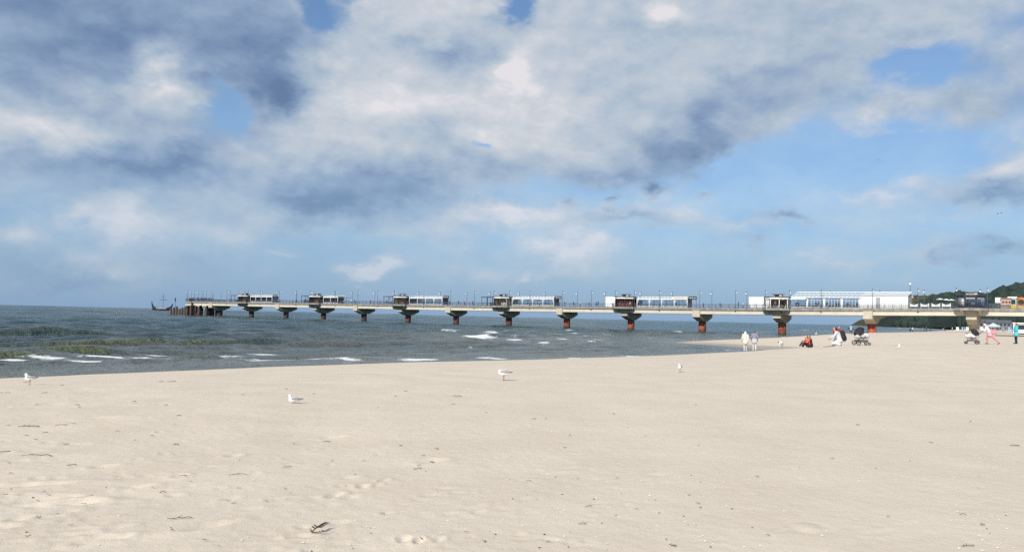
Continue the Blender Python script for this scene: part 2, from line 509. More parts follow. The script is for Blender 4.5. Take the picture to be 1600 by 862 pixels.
for i in range(110):
    x = 700 + 900 * rs.rand(); y = 570 + rs.rand() * 285
    dent_px.append((x, y, .06 + .14 * rs.rand(), .05 + .05 * rs.rand(), .002 + .006 * rs.rand(), 90 * rs.rand()))

def build_beach():
    ang = np.concatenate([np.linspace(-180, -46, 60)[:-1], np.linspace(-46, 46, 900), np.linspace(46, 180, 60)[1:]])
    rad = np.concatenate([[0.3, 1.0, 2.0, 3.0], np.geomspace(3.6, 75, 520), np.geomspace(75, 9000, 200)[1:]])
    A, Rd = np.meshgrid(np.radians(ang), rad)
    x = Rd * np.sin(A); y = Rd * np.cos(A)
    sd = signed_dist(x, y)
    z = ground(x, y, sd)
    near = sstep(-Rd, -60, -25)
    left = 0.35 + 0.65 * sstep(-x / np.maximum(Rd, 1), -0.15, 0.30)
    z += fbm(x / 2.6, y / 2.6, 3) * 0.05 * near * left + fbm(x / 0.55, y / 0.55, 3) * 0.010 * near * left + fbm(x / 0.16, y / 0.16, 2) * 0.0035 * sstep(-Rd, -25, -10)
    cols = np.arange(len(ang))
    for (px, py, L, W, D, bear) in dent_px:
        c = on_sand_fast(px, py)
        rr = math.hypot(c[0], c[1]); aa = math.degrees(math.atan2(c[0], c[1]))
        S = 3.2 * L
        i0, i1 = np.searchsorted(rad, [rr - S, rr + S]); da = math.degrees(S / rr)
        j0, j1 = np.searchsorted(ang, [aa - da, aa + da])
        X = x[i0:i1, j0:j1] - c[0]; Y = y[i0:i1, j0:j1] - c[1]
        ca, sa = math.cos(R(bear)), math.sin(R(bear))
        u = (X * sa + Y * ca) / (L * 0.5); v = (X * ca - Y * sa) / (W * 0.5)
        q = u * u + v * v
        D = D * 0.85
        z[i0:i1, j0:j1] += -D * np.exp(-q * 1.1) + D * 0.38 * np.exp(-(np.sqrt(q) - 1.75) ** 2 * 3.0)
    land_f = sstep(sd, -3, 2)
    wet = sstep(-sd + fbm(x / 3, y / 3, 2) * 1.2, -2.6, 0.1) * 0.7
    spit = np.exp(-(((x - 31) / 9) ** 2 + ((y - 100) / 17) ** 2))
    wet = np.maximum(wet, np.clip(spit * 1.3, 0, 0.62) * sstep(-sd, -9, -2) * sstep(-y, -150, -120))
    mask = sd > -60
    o = grid_mesh('beach', np.stack([x, y, z], -1), *x.shape, {'wet': wet}, beach_material(), mask)
    tag(o, kind='structure')
    BEACH.update(ang=ang, rad=rad, z=z)
    return o
BEACH = {}
def sand_z(x, y):
    """height of the modelled sand, prints and all"""
    a = math.degrees(math.atan2(x, y)); r_ = math.hypot(x, y)
    i = int(np.clip(np.searchsorted(BEACH['rad'], r_), 1, len(BEACH['rad']) - 1)); j = int(np.clip(np.searchsorted(BEACH['ang'], a), 1, len(BEACH['ang']) - 1))
    fr = (r_ - BEACH['rad'][i - 1]) / (BEACH['rad'][i] - BEACH['rad'][i - 1]); fa = (a - BEACH['ang'][j - 1]) / (BEACH['ang'][j] - BEACH['ang'][j - 1])
    z = BEACH['z']
    return float((z[i - 1, j - 1] * (1 - fa) + z[i - 1, j] * fa) * (1 - fr) + (z[i, j - 1] * (1 - fa) + z[i, j] * fa) * fr)

_T = np.geomspace(3.0, 140, 700)
def on_sand_fast(px, py):
    d = ray(px, py)
    h = EYE + d.z * _T - np.interp(_dist_tab(d, _T), PX, PZ)
    i = max(int(np.argmax(h < 0)), 1)
    return d.x * _T[i], d.y * _T[i]
_sl = Vector(shore[4]); _sn = Vector((SHORE_DIR.y, -SHORE_DIR.x))
def _dist_tab(d, t): return (d.x * t - _sl.x) * _sn.x + (d.y * t - _sl.y) * _sn.y
build_beach()

# ------------------------------------------------------------------ sea
def sea_material():
    m = bpy.data.materials.new('sea_water'); m.use_nodes = True
    t = m.node_tree; t.nodes.clear(); q = Graph(t)
    bs = q.node('ShaderNodeBsdfPrincipled'); o = q.node('ShaderNodeOutputMaterial')
    co = E(q, q.node('ShaderNodeTexCoord').outputs['Object'])
    at = lambda k: E(q, q.node('ShaderNodeAttribute', attribute_name=k).outputs['Fac'])
    depth, foam = at('shallow'), at('foam')
    rot = math.atan2(SHORE_DIR.y, SHORE_DIR.x)
    al = q.mapping(co, (1, 1, 1), (0, 0, -rot))                    # x along the shore
    big = q.noise(q.mapping(al, (.012, .03, 1)), 1.0, 4, 0.6)
    deep = q.mix(q.smooth(big, 0.35, 0.65), (0.005, 0.036, 0.042), (0.014, 0.054, 0.056))
    shal = q.mix(q.smooth(q.noise(q.mapping(al, (.06, .2, 1)), 1.0, 4, 0.6), 0.35, 0.65), (0.14, 0.14, 0.105), (0.20, 0.19, 0.15))
    c = q.mix(depth, deep, shal)
    c = q.mix(q.smooth(at('swell'), 0.2, 0.8) * 0.62, c, (0.105, 0.115, 0.018))          # thin standing water shows olive green
    q.put(bs.inputs['Base Color'], c)
    bs.inputs['Roughness'].default_value = 0.17
    bs.inputs['IOR'].default_value = 1.33
    w1 = q.noise(q.mapping(al, (.85, .50, 1)), 1.0, 4, 0.65, 0.5)
    w2 = q.noise(q.mapping(al, (1.3, 2.6, 1)), 1.0, 4, 0.65, 0.3)
    w3 = q.noise(q.mapping(al, (.06, .16, 1)), 1.0, 3, 0.6, 0.3)
    bn = q.node('ShaderNodeBump'); bn.inputs['Strength'].default_value = 1.0; bn.inputs['Distance'].default_value = 1.0
    q.put(bn.inputs['Height'], w1 * 1.0 + w2 * 0.40 + w3 * 1.8); t.links.new(bn.outputs[0], bs.inputs['Normal'])
    fo = q.node('ShaderNodeBsdfDiffuse'); fo.inputs[0].default_value = (0.78, 0.80, 0.80, 1)
    f1 = q.noise(q.mapping(al, (.55, 1.5, 1)), 1.0, 7, 0.78, 0.8)
    f2 = q.noise(q.mapping(al, (3.0, 5.0, 1)), 1.0, 4, 0.7, 0.3)
    ff = q.smooth(foam * 0.86 + (f1 - 0.5) * 2.2 + (f2 - 0.5) * 0.9, 0.52, 0.86)
    caps = q.smooth(q.noise(q.mapping(al, (.10, .33, 1)), 1.0, 6, 0.75), 0.755, 0.80) * (1.0 - depth) * 0.5
    mx = q.node('ShaderNodeMixShader'); q.put(mx.inputs[0], g_max(q, ff * q.smooth(foam, 0.04, 0.2), caps))
    t.links.new(bs.outputs[0], mx.inputs[1]); t.links.new(fo.outputs[0], mx.inputs[2]); t.links.new(mx.outputs[0], o.inputs[0])
    return m
def g_max(q, a, b_): return q.math('MAXIMUM', a, b_)

# swells seen standing up before they break: x, y on the photograph, length m along the shore, height m, foam
swells = [(65, 526, 9, .62, .0), (215, 541.5, 17, .48, 0), (330, 542, 9, .26, 0), (104, 555.5, 4.2, .42, 0), (8, 563, 5, .5, 0), (400, 541, 10, .2, 0), (500, 541, 12, .2, 0), (790, 541.5, 5, .22, 0), (700, 544, 9, .18, 0),
          (560, 562, 4.5, .2, 0), (700, 562, 3, .12, 0), (1010, 541, 5, .12, 0), (20, 521, 9, .3, 0), (150, 523, 8, .2, 0), (300, 552, 9, .16, 0), (900, 545, 8, .14, 0), (130, 567, 6, .14, 0)]
# white water: x, y, half length px, half height px, strength
foams = [(72, 524.2, 7, 1.6, 1.0), (75, 564.5, 50, 1.7, .85), (20, 567.5, 26, 1.6, .9), (130, 566.5, 45, 1.2, .8), (160, 561.5, 45, 1.5, .85), (225, 560.5, 45, 1.6, .85), (270, 562.5, 30, 1.6, .85), (245, 556.5, 20, 1.3, .7), (180, 557, 20, 1.0, .7),
         (405, 555.5, 48, 1.9, .95), (445, 562, 80, 1.5, 1.0), (545, 562.3, 30, 1.2, .85), (655, 562, 38, 1.5, .95), (770, 558.6, 28, 1.6, .9), (360, 558.8, 30, 1.2, .7), (330, 556, 25, 1.1, .7),
         (703, 518, 9, 1.9, 1.1), (744, 527, 27, 2.6, 1.15), (768, 520.8, 11, 2.0, 1.1), (790, 517.5, 5, 1.3, 1), (803, 532, 12, 2.6, 1.15), (815, 526.5, 16, 2.6, 1.1), (851, 538, 10, 3.0, 1.15), (873, 523.6, 8, 1.7, 1), (879, 530, 10, 1.8, 1.05), (735, 544.7, 5, 1.5, 1.1), (764, 536, 3, .9, .9),
         (888, 516.5, 4, 1.6, 1.1), (900, 522, 6, 1.2, .9), (914, 525, 5, 1.2, .9), (923, 535, 6, 1.6, .95), (935, 531, 8, 2.0, .95), (965, 529.5, 6, 1.6, .9), (993, 529, 8, 1.4, .95), (1055, 519, 5, 1.5, 1), (1017, 518, 4, 1, .9), (1093, 522, 8, 1.8, 1.05), (1016, 528, 5, 1.0, .8), (1011, 543, 9, 1.6, .75),
         (985, 555.5, 22, 1.2, .85), (900, 558.5, 20, 1.1, .7), (1195, 516.5, 7, 1.2, .9), (1187, 520, 5, 1.0, .8), (1255, 517, 3, 1.2, 1), (1283, 517.5, 4, 1.2, 1), (1215, 525.6, 6, 1.3, 1), (1246, 517.5, 4, 1, .9), (1125, 545, 25, 1.4, .6), (230, 511.8, 4, .8, .8), (1170, 530.5, 30, .8, .6), (1455, 512.5, 5, .8, .9), (1430, 514, 5, .9, .9)]

def build_sea():
    ang = np.concatenate([np.linspace(-95, -44, 40)[:-1], np.linspace(-44, 44, 720), np.linspace(44, 80, 30)[1:]])
    rad = np.concatenate([np.geomspace(24, 260, 560), np.geomspace(260, 45000, 600)[1:]])
    A, Rd = np.meshgrid(np.radians(ang), rad)
    x = Rd * np.sin(A); y = Rd * np.cos(A)
    sd = signed_dist(x, y)
    off = np.clip(-sd, 0, None)
    u = x * SHORE_DIR.x + y * SHORE_DIR.y; v = -x * SHORE_DIR.y + y * SHORE_DIR.x   # along / away from the shore
    cell = Rd * np.where(Rd < 260, 0.0043, 0.0080)
    amp = sstep(off, 0.5, 9)
    z = np.zeros_like(x)
    r2 = np.random.RandomState(11)
    for lam, a in ((17, .09), (11, .085), (7.3, .08), (4.6, .068), (3.1, .055), (2.1, .042), (1.4, .028), (.95, .018), (32, .20), (60, .34), (110, .55), (210, .9)):
        ph_f = fbm(u / lam / 3, v / lam / 3, 2) * 3
        for kx in range(3):
            th = r2.normal(0, 0.42); ph = r2.rand() * 7
            k = 2 * math.pi / lam * (0.9 + 0.25 * r2.rand())
            s = np.sin(k * (v * math.cos(th) + u * math.sin(th)) + ph + ph_f)
            z += a * 0.65 * (s + 0.35 * s * s) * sstep(lam / cell, 3, 6) * (1 if lam < 20 else sstep(-lam / cell, -26, -14))
    z *= amp * (0.55 + 0.45 * sstep(off, 8, 40))
    foam = np.zeros_like(x); swell = np.zeros_like(x)
    for (px, py, L, H, F) in swells:
        c = on_plane(px, py)
        cu = c.x * SHORE_DIR.x + c.y * SHORE_DIR.y; cv = -c.x * SHORE_DIR.y + c.y * SHORE_DIR.x
        sel = (np.abs(u - cu) < 2.2 * L) & (np.abs(v - cv) < 9)
        us, vs_ = u[sel], v[sel]
        du = (us - cu) / L; dv = (vs_ - cv) - fbm(us / 5, vs_ / 9, 2) * 1.2
        w = np.where(dv < 0, 0.85, 2.6) * (0.7 + H)
        hgt = np.exp(-du * du * 1.2) * np.exp(-(dv / w) ** 2)
        z[sel] += H * hgt * amp[sel]; swell[sel] = np.maximum(swell[sel], np.exp(-du * du * 2.2) * np.exp(-((dv + .35 * w) / (.8 * w)) ** 2) * min(H / .45, 1) * (.75 + fbm(us / 3, vs_ / 1.2, 3)))
    for (px, py, hw, hh, st) in foams:
        c = on_plane(px, py); e = on_plane(px + hw, py); n = on_plane(px, py + hh)
        ex, ey = e.x - c.x, e.y - c.y; L2 = ex * ex + ey * ey
        f_ = max((c - n).length, 0.25)
        # white water lies along the shore, seen foreshortened
        Lm = math.sqrt(L2)
        slant = 0.55 if hw < 20 and py < 545 else 0.18
        if hw < 20: f_ *= 0.55; st *= 0.85; Lm *= 1.15
        else: st *= 1.25
        sel = (np.abs(x - c.x) < 2.2 * Lm) & (np.abs(y - c.y) < 1.2 * Lm + 3.5 * f_)
        X = x[sel] - c.x; Y = y[sel] - c.y
        p = X / Lm; q_ = (Y - X * slant - fbm(x[sel] / 2.5, y[sel] / 9, 2) * f_ * 1.3) / f_
        foam[sel] = np.maximum(foam[sel], st * np.exp(-(np.abs(p) ** 2.4) - q_ * q_))
    edge = np.exp(-((off - 0.35) / 0.45) ** 2) * 0.62 * (sd < 0.3)
    foam = np.maximum(foam, edge * (0.6 + fbm(u / 4, v / 4, 2)))
    shallow = np.exp(-off / 26.0) * 0.95
    mid_bar = np.exp(-(((x - 8) / 40) ** 2 + ((y - 105) / 34) ** 2)) * 0.75
    shallow = np.clip(np.maximum(shallow, mid_bar) + fbm(u / 12, v / 6, 3) * 0.25 * sstep(-off, -90, -20), 0, 1)
    z -= 0.02
    mask = (sd < 25)
    o = grid_mesh('sea', np.stack([x, y, z], -1), *x.shape, {'foam': foam, 'shallow': shallow, 'swell': swell}, sea_material(), mask)
    tag(o, kind='structure')
build_sea()
# ------------------------------------------------------------------ pier frame of reference
SP = 23.0                                             # metres between pillars
TH = R(35.36)
PD = Vector((-math.cos(TH), math.sin(TH)))            # seaward
PN = Vector((-math.sin(TH), -math.cos(TH)))           # towards the near side
P0 = Vector((111.85, 198.2))                          # landward pillar seen at the right
PIER_RZ = math.atan2(PD.y, PD.x)
_kz = [-4, 0, 1, 2, 3, 4, 7, 13, 16]
_zz = [8.6, 7.7, 7.36, 7.06, 6.92, 6.85, 6.62, 6.66, 6.66]
def deck_z(s): return float(np.interp(s / SP, _kz, _zz))
def pw(s, t, z=None):
    p = P0 + PD * s + PN * t
    return Vector((p.x, p.y, deck_z(s) if z is None else z))

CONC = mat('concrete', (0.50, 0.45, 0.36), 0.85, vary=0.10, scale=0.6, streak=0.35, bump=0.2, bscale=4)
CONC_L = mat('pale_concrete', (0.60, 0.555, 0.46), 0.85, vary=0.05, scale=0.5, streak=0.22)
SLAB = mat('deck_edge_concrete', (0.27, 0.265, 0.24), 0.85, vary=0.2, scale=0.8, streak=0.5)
DECK = mat('deck_paving', (0.36, 0.33, 0.29), 0.85, vary=0.15, scale=2)
WHITE = mat('white_paint', (0.80, 0.80, 0.78), 0.5, vary=0.03, scale=1.5, streak=0.06)
DARK = mat('dark_steel', (0.035, 0.04, 0.05), 0.5, vary=0.2)
NAVY = mat('navy_steel', (0.02, 0.025, 0.06), 0.45, vary=0.2)
RAILM = mat('railing_steel', (0.12, 0.15, 0.20), 0.5, 0.2, vary=0.2)
LAMPM = mat('lamp_post_paint', (0.09, 0.11, 0.14), 0.5, vary=0.2)
GLOBE = mat('lamp_globe_glass', (0.80, 0.80, 0.80), 0.25, vary=0.03)
GLASS = glass_mat('window_glass', (0.90, 0.93, 0.95), 0.05)
GLASS_D = glass_mat('dark_window_glass', (0.42, 0.47, 0.50), 0.10)
BROWN = mat('brown_panel', (0.13, 0.08, 0.06), 0.6, vary=0.2)
MAROON = mat('maroon_panel', (0.16, 0.05, 0.045), 0.6, vary=0.25)
BEIGE = mat('beige_panel', (0.55, 0.50, 0.42), 0.6, vary=0.08)
ROOFG = mat('grey_roof', (0.30, 0.32, 0.34), 0.6, vary=0.1)
ROOFD = mat('dark_roof_edge', (0.05, 0.045, 0.045), 0.6, vary=0.15)
GOLD = mat('brown_lettering', (0.30, 0.22, 0.12), 0.6)

def rust_material(nm, dark_, red_, pale_):
    m = bpy.data.materials.new(nm); m.use_nodes = True
    t = m.node_tree; t.nodes.clear(); q = Graph(t)
    bs = q.node('ShaderNodeBsdfPrincipled'); o = q.node('ShaderNodeOutputMaterial'); t.links.new(bs.outputs[0], o.inputs[0])
    co = E(q, q.node('ShaderNodeTexCoord').outputs['Object'])
    wd = E(q, q.node('ShaderNodeNewGeometry').outputs['Position'])
    n = q.noise(wd, 0.9, 5, 0.65); n2 = q.noise(q.mapping(wd, (1, 1, .4)), 2.4, 5, 0.7)
    c = q.mix(q.smooth(n, 0.38, 0.66), dark_, red_)
    c = q.mix(q.smooth(n2, 0.60, 0.75) * 0.6, c, pale_)
    z = q.sep(wd)[2]
    c = q.mix(q.smooth(z + (n2 - 0.5) * 1.0, 1.1, 0.15), c, (0.045, 0.045, 0.022))    # weed at the tide line
    q.put(bs.inputs['Base Color'], c); bs.inputs['Roughness'].default_value = 0.75
    return m
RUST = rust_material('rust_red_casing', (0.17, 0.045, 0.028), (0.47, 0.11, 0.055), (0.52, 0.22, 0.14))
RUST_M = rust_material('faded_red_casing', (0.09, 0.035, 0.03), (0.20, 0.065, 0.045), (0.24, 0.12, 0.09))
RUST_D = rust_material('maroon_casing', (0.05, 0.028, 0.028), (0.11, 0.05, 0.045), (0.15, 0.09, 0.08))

PILEM = mat('brown_column', (.085, .06, .05), .85, vary=.3, scale=1.2, streak=.3)
pier = empty('pier', pw(0, 0), PIER_RZ, 'long concrete pier on rust-red pillars running out over the sea', 'pier')
pz0 = deck_z(0)
HW = 4.9                                              # half width of deck
K_END = 13.62

def part_mesh(name, mb, mats, parent=pier, smooth=False): return mb.build(name, mats, parent, smooth)

def zrel(s): return deck_z(s) - pz0
def slab(mb, s0_, s1_, t0, t1, zt0, zt1, mi=0):
    """box following the slope of the deck, zt* measured from deck level"""
    a, b_ = zrel(s0_), zrel(s1_)
    lo = [(s0_, t0, a + zt0), (s1_, t0, b_ + zt0), (s1_, t1, b_ + zt0), (s0_, t1, a + zt0)]
    hi = [(s0_, t0, a + zt1), (s1_, t0, b_ + zt1), (s1_, t1, b_ + zt1), (s0_, t1, a + zt1)]
    return mb.prism(lo, hi, mi)

RAIL_GAPS = []
def railing(s0_, s1_, t, balus=True):
    mb = MB()
    n = max(int(round((s1_ - s0_) / 2.0)), 1)
    for i in range(n + 1):
        s = s0_ + (s1_ - s0_) * i / n
        slab(mb, s - .045, s + .045, t - .045, t + .045, 0.0, 1.12)
    for h in (1.08, .82, .56, .30, .10):
        slab(mb, s0_, s1_, t - .03, t + .03, h, h + (.07 if h > 1 else .035))
    if balus:
        m = int((s1_ - s0_) / 0.42)
        for i in range(m):
            s = s0_ + (i + .5) * (s1_ - s0_) / m
            slab(mb, s - .013, s + .013, t - .013, t + .013, .10, 1.08)
    return part_mesh('railing', mb, RAILM)

EVEN_PLAT = [0, 2, 4, 6, 8, 10, 12]
for k in range(-4, 14):
    a, b_ = k * SP, (k + 1) * SP
    if k == 13: b_ = K_END * SP
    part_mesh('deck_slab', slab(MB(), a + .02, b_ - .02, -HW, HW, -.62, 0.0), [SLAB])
    part_mesh('deck_paving', slab(MB(), a + .02, b_ - .02, -HW + .25, HW - .25, .004, .03), [DECK])
    for t in (HW - .75, -HW + .35):
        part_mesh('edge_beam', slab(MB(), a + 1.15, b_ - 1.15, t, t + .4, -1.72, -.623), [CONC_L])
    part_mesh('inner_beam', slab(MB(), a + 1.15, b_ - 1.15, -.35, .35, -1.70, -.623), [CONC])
    # small round drain outlet on the near beam
    part_mesh('drain_outlet', slab(MB(), (a + b_) / 2 - .18, (a + b_) / 2 + .18, HW - .349, HW - .20, -1.02, -.72), [DARK])
    if k >= 0 and k % 2 == 0 or k == -1 or True:
        lo = a + (3.6 if k in EVEN_PLAT else 0.03); hi = b_ - (3.6 if (k + 1) in EVEN_PLAT else 0.03)
        railing(lo, hi, HW - .12); railing(lo, hi, -HW + .12, False)

def crosshead(s, length=None):
    """hammerhead on a round shaft"""
    h = HW - .05
    z = zrel(s) - .63
    prof = [(-h, z), (-h, z - 2.0), (-1.25, z - 3.2), (1.25, z - 3.2), (h, z - 2.0), (h, z)]
    mb = MB()
    lo = [(s - 1.12, t, zz_) for t, zz_ in prof]; hi = [(s + 1.12, t, zz_) for t, zz_ in prof]
    mb.prism(lo, hi)
    o = part_mesh('pillar_head', mb, [CONC])
    return z - 3.2

for k in range(-3, 14):
    s = k * SP
    zb = crosshead(s)
    gz = min(ground1(*pw(s, 0)[:2]), 0.2)
    mb = MB().ngon(s, 0, 1.06, gz - pz0 - 2.5, zb + .02, 20)
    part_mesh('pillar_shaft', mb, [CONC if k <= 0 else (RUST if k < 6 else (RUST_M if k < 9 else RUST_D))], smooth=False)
    if k in EVEN_PLAT:                               # round terrace that carries a kiosk, overhanging the near and far beam
        z = zrel(s)
        for sg in (1, -1):
            pts = [(s - 3.6, sg * HW), (s - 3.6, sg * (HW + .9)), (s - 2.2, sg * (HW + 2.3)), (s + 2.2, sg * (HW + 2.3)), (s + 3.6, sg * (HW + .9)), (s + 3.6, sg * HW)]
            if sg < 0: pts = pts[::-1]
            mb = MB().prism([(x, y, z - .55) for x, y in pts], [(x, y, z + .002) for x, y in pts])
            part_mesh('terrace_slab', mb, [SLAB])
            mb = MB()
            inner = [(x, y * (1 if abs(y) <= HW else 1)) for x, y in pts]
            ring = pts[1:-1] if sg > 0 else pts[1:-1]
            full = [pts[0]] + ring + [pts[-1]]
            for (x0, y0), (x1, y1) in zip(full[:-1], full[1:]):
                yi0, yi1 = y0 - sg * .12, y1 - sg * .12
                for h in (1.08, .78, .48, .18):
                    mb.tube([(x0, yi0, z + h), (x1, yi1, z + h)], .035, 4)
                L = math.hypot(x1 - x0, y1 - y0); n = max(int(L / .7), 1)
                for i in range(n + 1):
                    f = i / n; mb.tube([(x0 + (x1 - x0) * f, yi0 + (yi1 - yi0) * f, z), (x0 + (x1 - x0) * f, yi0 + (yi1 - yi0) * f, z + 1.1)], .03, 4)
            part_mesh('terrace_railing', mb, [DARK])
            # bracket under the terrace
            for ds in (-1.9, 1.9):
                mb = MB()
                mb.prism([(s + ds - .3, sg * (HW - .4), z - .56), (s + ds + .3, sg * (HW - .4), z - .56), (s + ds + .3, sg * (HW + 1.9), z - .56), (s + ds - .3, sg * (HW + 1.9), z - .56)][::(1 if sg > 0 else -1)][::-1],
                         [(s + ds - .3, sg * (HW - .4), z - 1.72), (s + ds + .3, sg * (HW - .4), z - 1.72), (s + ds + .3, sg * (HW + .2), z - 1.0), (s + ds - .3, sg * (HW + .2), z - 1.0)][::(1 if sg > 0 else -1)][::-1])
                part_mesh('terrace_bracket', mb, [CONC])

# closer legs and the wider end of the pier
for kk in (13.2, 13.44):
    s = kk * SP
    for t in (-3.2, 3.2):
        part_mesh('end_column', MB().box(s - .75, s + .75, t - .75, t + .75, -pz0 - 2.5, zrel(s) - 1.75), [PILEM])
    part_mesh('end_cross_beam', slab(MB(), s - .9, s + .9, -HW + .1, HW - .1, -2.1, -1.73), [CONC])
# curved haunches between the end legs
for s_a, s_b in ((13 * SP + 1.2, 13.2 * SP - .9), (13.2 * SP + .9, 13.44 * SP - .9)):
    n = 8
    top = [(s_a + (s_b - s_a) * i / n, zrel(s_a) - 1.73) for i in range(n + 1)]
    bot = [(s_a + (s_b - s_a) * i / n, zrel(s_a) - 1.75 - 1.3 * abs(2 * i / n - 1) ** 3) for i in range(n + 1)]
    mb = MB()
    for i in range(n):
        (x0, z0), (x1, z1) = bot[i], bot[i + 1]
        zt = top[0][1]
        mb.prism([(x0, HW - .6, z0), (x1, HW - .6, z1), (x1, HW - .2, z1), (x0, HW - .2, z0)], [(x0, HW - .6, zt), (x1, HW - .6, zt), (x1, HW - .2, zt), (x0, HW - .2, zt)])
    part_mesh('arch_haunch', mb, [CONC])
sE = K_END * SP
part_mesh('head_slab', slab(MB(), sE + .01, sE + 5, -13, 5.2, -.75, 0.0), [SLAB])
part_mesh('head_fascia', slab(MB(), sE + .3, sE + 4.7, -12.6, 4.9, -2.0, -.76), [CONC])
for ds in (1.0, 4.0):
    for t in (-11.5, -6, -1, 4.0):
        part_mesh('head_column', MB().box(sE + ds - .6, sE + ds + .6, t - .6, t + .6, -pz0 - 2.5, zrel(sE) - 2.0), [PILEM])
mb = MB()
for (a_, b2) in (((sE + .2, 5.0), (sE + 4.8, 5.0)), ((sE + 4.8, 5.0), (sE + 4.8, -12.8)), ((sE + 4.8, -12.8), (sE + .2, -12.8)), ((sE + .2, -12.8), (sE + .2, -5.0))):
    L = math.hypot(b2[0] - a_[0], b2[1] - a_[1]); n = int(L / 1.5)
    for h in (1.1, .8, .5, .2): mb.tube([(a_[0], a_[1], zrel(sE) + h), (b2[0], b2[1], zrel(sE) + h)], .04, 4)
    for i in range(n + 1): mb.tube([(a_[0] + (b2[0] - a_[0]) * i / n, a_[1] + (b2[1] - a_[1]) * i / n, zrel(sE)), (a_[0] + (b2[0] - a_[0]) * i / n, a_[1] + (b2[1] - a_[1]) * i / n, zrel(sE) + 1.1)], .04, 4)
part_mesh('head_railing', mb, [DARK])

# ------------------------------------------------------------------ lamp posts
ORD = ['first', 'second', 'third', 'fourth', 'fifth', 'sixth', 'seventh', 'eighth', 'ninth', 'tenth', 'eleventh', 'twelfth', 'thirteenth', 'fourteenth', 'fifteenth', 'sixteenth', 'seventeenth',
       'eighteenth', 'nineteenth', 'twentieth', 'twenty-first', 'twenty-second', 'twenty-third', 'twenty-fourth', 'twenty-fifth', 'twenty-sixth', 'twenty-seventh', 'twenty-eighth', 'twenty-ninth', 'thirtieth', 'thirty-first', 'thirty-second', 'thirty-third', 'thirty-fourth', 'thirty-fifth', 'thirty-sixth', 'thirty-seventh', 'thirty-eighth', 'thirty-ninth', 'fortieth']

def sphere_mb(mb, c, r, n=8, m=5, mi=0, sz=1.0):
    v = [(c[0], c[1], c[2] - r * sz)]
    for i in range(1, m):
        a = math.pi * i / m
        for j in range(n):
            b2 = 2 * math.pi * j / n
            v.append((c[0] + r * math.sin(a) * math.cos(b2), c[1] + r * math.sin(a) * math.sin(b2), c[2] - r * math.cos(a) * sz))
    v.append((c[0], c[1], c[2] + r * sz))
    f = [[0, 1 + (j + 1) % n, 1 + j] for j in range(n)]
    for i in range(m - 2):
        for j in range(n):
            f.append([1 + i * n + j, 1 + i * n + (j + 1) % n, 1 + (i + 1) * n + (j + 1) % n, 1 + (i + 1) * n + j])
    L = len(v) - 1
    f += [[L, 1 + (m - 2) * n + j, 1 + (m - 2) * n + (j + 1) % n] for j in range(n)]
    return mb.add(v, f, mi)

_lamp = {}
def lamp_meshes():
    if not _lamp:
        mb = MB().ngon(0, 0, .16, 0, .5, 8, .10)
        mb.tube([(0, 0, .5), (0, 0, 4.95)], [.075, .05], 8)
        mb.ngon(0, 0, .09, 4.95, 5.15, 6, .02)
        _lamp['post'] = mb.mesh('post', [LAMPM])
        pts = [(0, 0, 4.45), (0, -.12, 4.75), (0, -.42, 4.85), (0, -.62, 4.70), (0, -.66, 4.55)]
        _lamp['arm'] = MB().tube(pts, .035, 5).mesh('arm', [LAMPM])
        mb = sphere_mb(MB(), (0, -.66, 4.28), .24, 10, 6)
        _lamp['globe'] = mb.mesh('globe', [GLOBE], True)
    return _lamp
def lamp_post(loc, rz, label, group, scale=1.0):
    L = lamp_meshes()
    r = empty('lamp_post', loc, rz, label, 'lamp post', group)
    r.scale = (scale,) * 3
    for k_ in ('post', 'arm', 'globe'): link_mesh(k_, L[k_], r)

near, far = [], []
for h2 in range(-2, 27):
    kk = h2 / 2
    if kk in EVEN_PLAT:
        near += [kk * SP + 3.2, kk * SP - 3.3] if kk not in (8, 10) else [kk * SP + 3.2]
    else: near.append(kk * SP - 1.0 + 2.0 * (kk % 1))
    far.append(kk * SP - 1.0 + 2.0 * (kk % 1))
near.sort()
for i, s in enumerate(near):
    off = HW - .35
    lamp_post(pw(s, off), PIER_RZ, f'dark lamp post with white globe on the near pier railing, {ORD[i]} from the land', 'lamp posts along the pier railings')
for i, s in enumerate(far):
    lamp_post(pw(s, -HW + .35), PIER_RZ + math.pi, f'dark lamp post with white globe on the far pier railing, {ORD[i]} from the land', 'lamp posts along the pier railings')
hl = [(13.15 * SP, HW - .35), (13.3 * SP, HW - .35), (13.42 * SP, HW - .35), (13.54 * SP, HW - .35), (sE + .6, 4.6), (sE + 3.5, 4.6), (sE + 4.3, 4.6), (sE + 4.3, 0.5), (sE + 4.3, -4), (sE + 4.3, -8), (13.25 * SP, -HW + .35), (13.5 * SP, -HW + .35)]
for i, (s, t) in enumerate(hl):
    lamp_post(pw(s, t), PIER_RZ + .7 * i, f'thin dark lamp post on the crowded pier head, {ORD[i]} of the twelve there', 'lamp posts on the pier head', .95)

# tall mast with lamps behind the white hall
r = empty('lamp_mast', pw(.63 * SP, -3.0), PIER_RZ, 'tallest lamp mast on the pier, right of the white hall', 'lamp mast')
MB().ngon(0, 0, .16, 0, .5, 8, .1).tube([(0, 0, .5), (0, 0, 6.2)], [.1, .06], 8).build('post', [LAMPM], r)
for z, dx_ in ((6.4, 0), (3.9, .45), (3.0, -.45)):
    sphere_mb(MB(), (dx_, 0, z), .3, 10, 6).build('globe', [GLOBE], r, True)
    if dx_: MB().tube([(0, 0, z - .4), (dx_, 0, z - .3)], .04, 5).build('arm', [LAMPM], r)
# ------------------------------------------------------------------ pavilions on the deck
SIGNM = mat('sign_board', (0.03, 0.035, 0.05), 0.5, vary=0.1)
WOOD = mat('table_wood', (0.10, 0.07, 0.05), 0.6, vary=0.2)

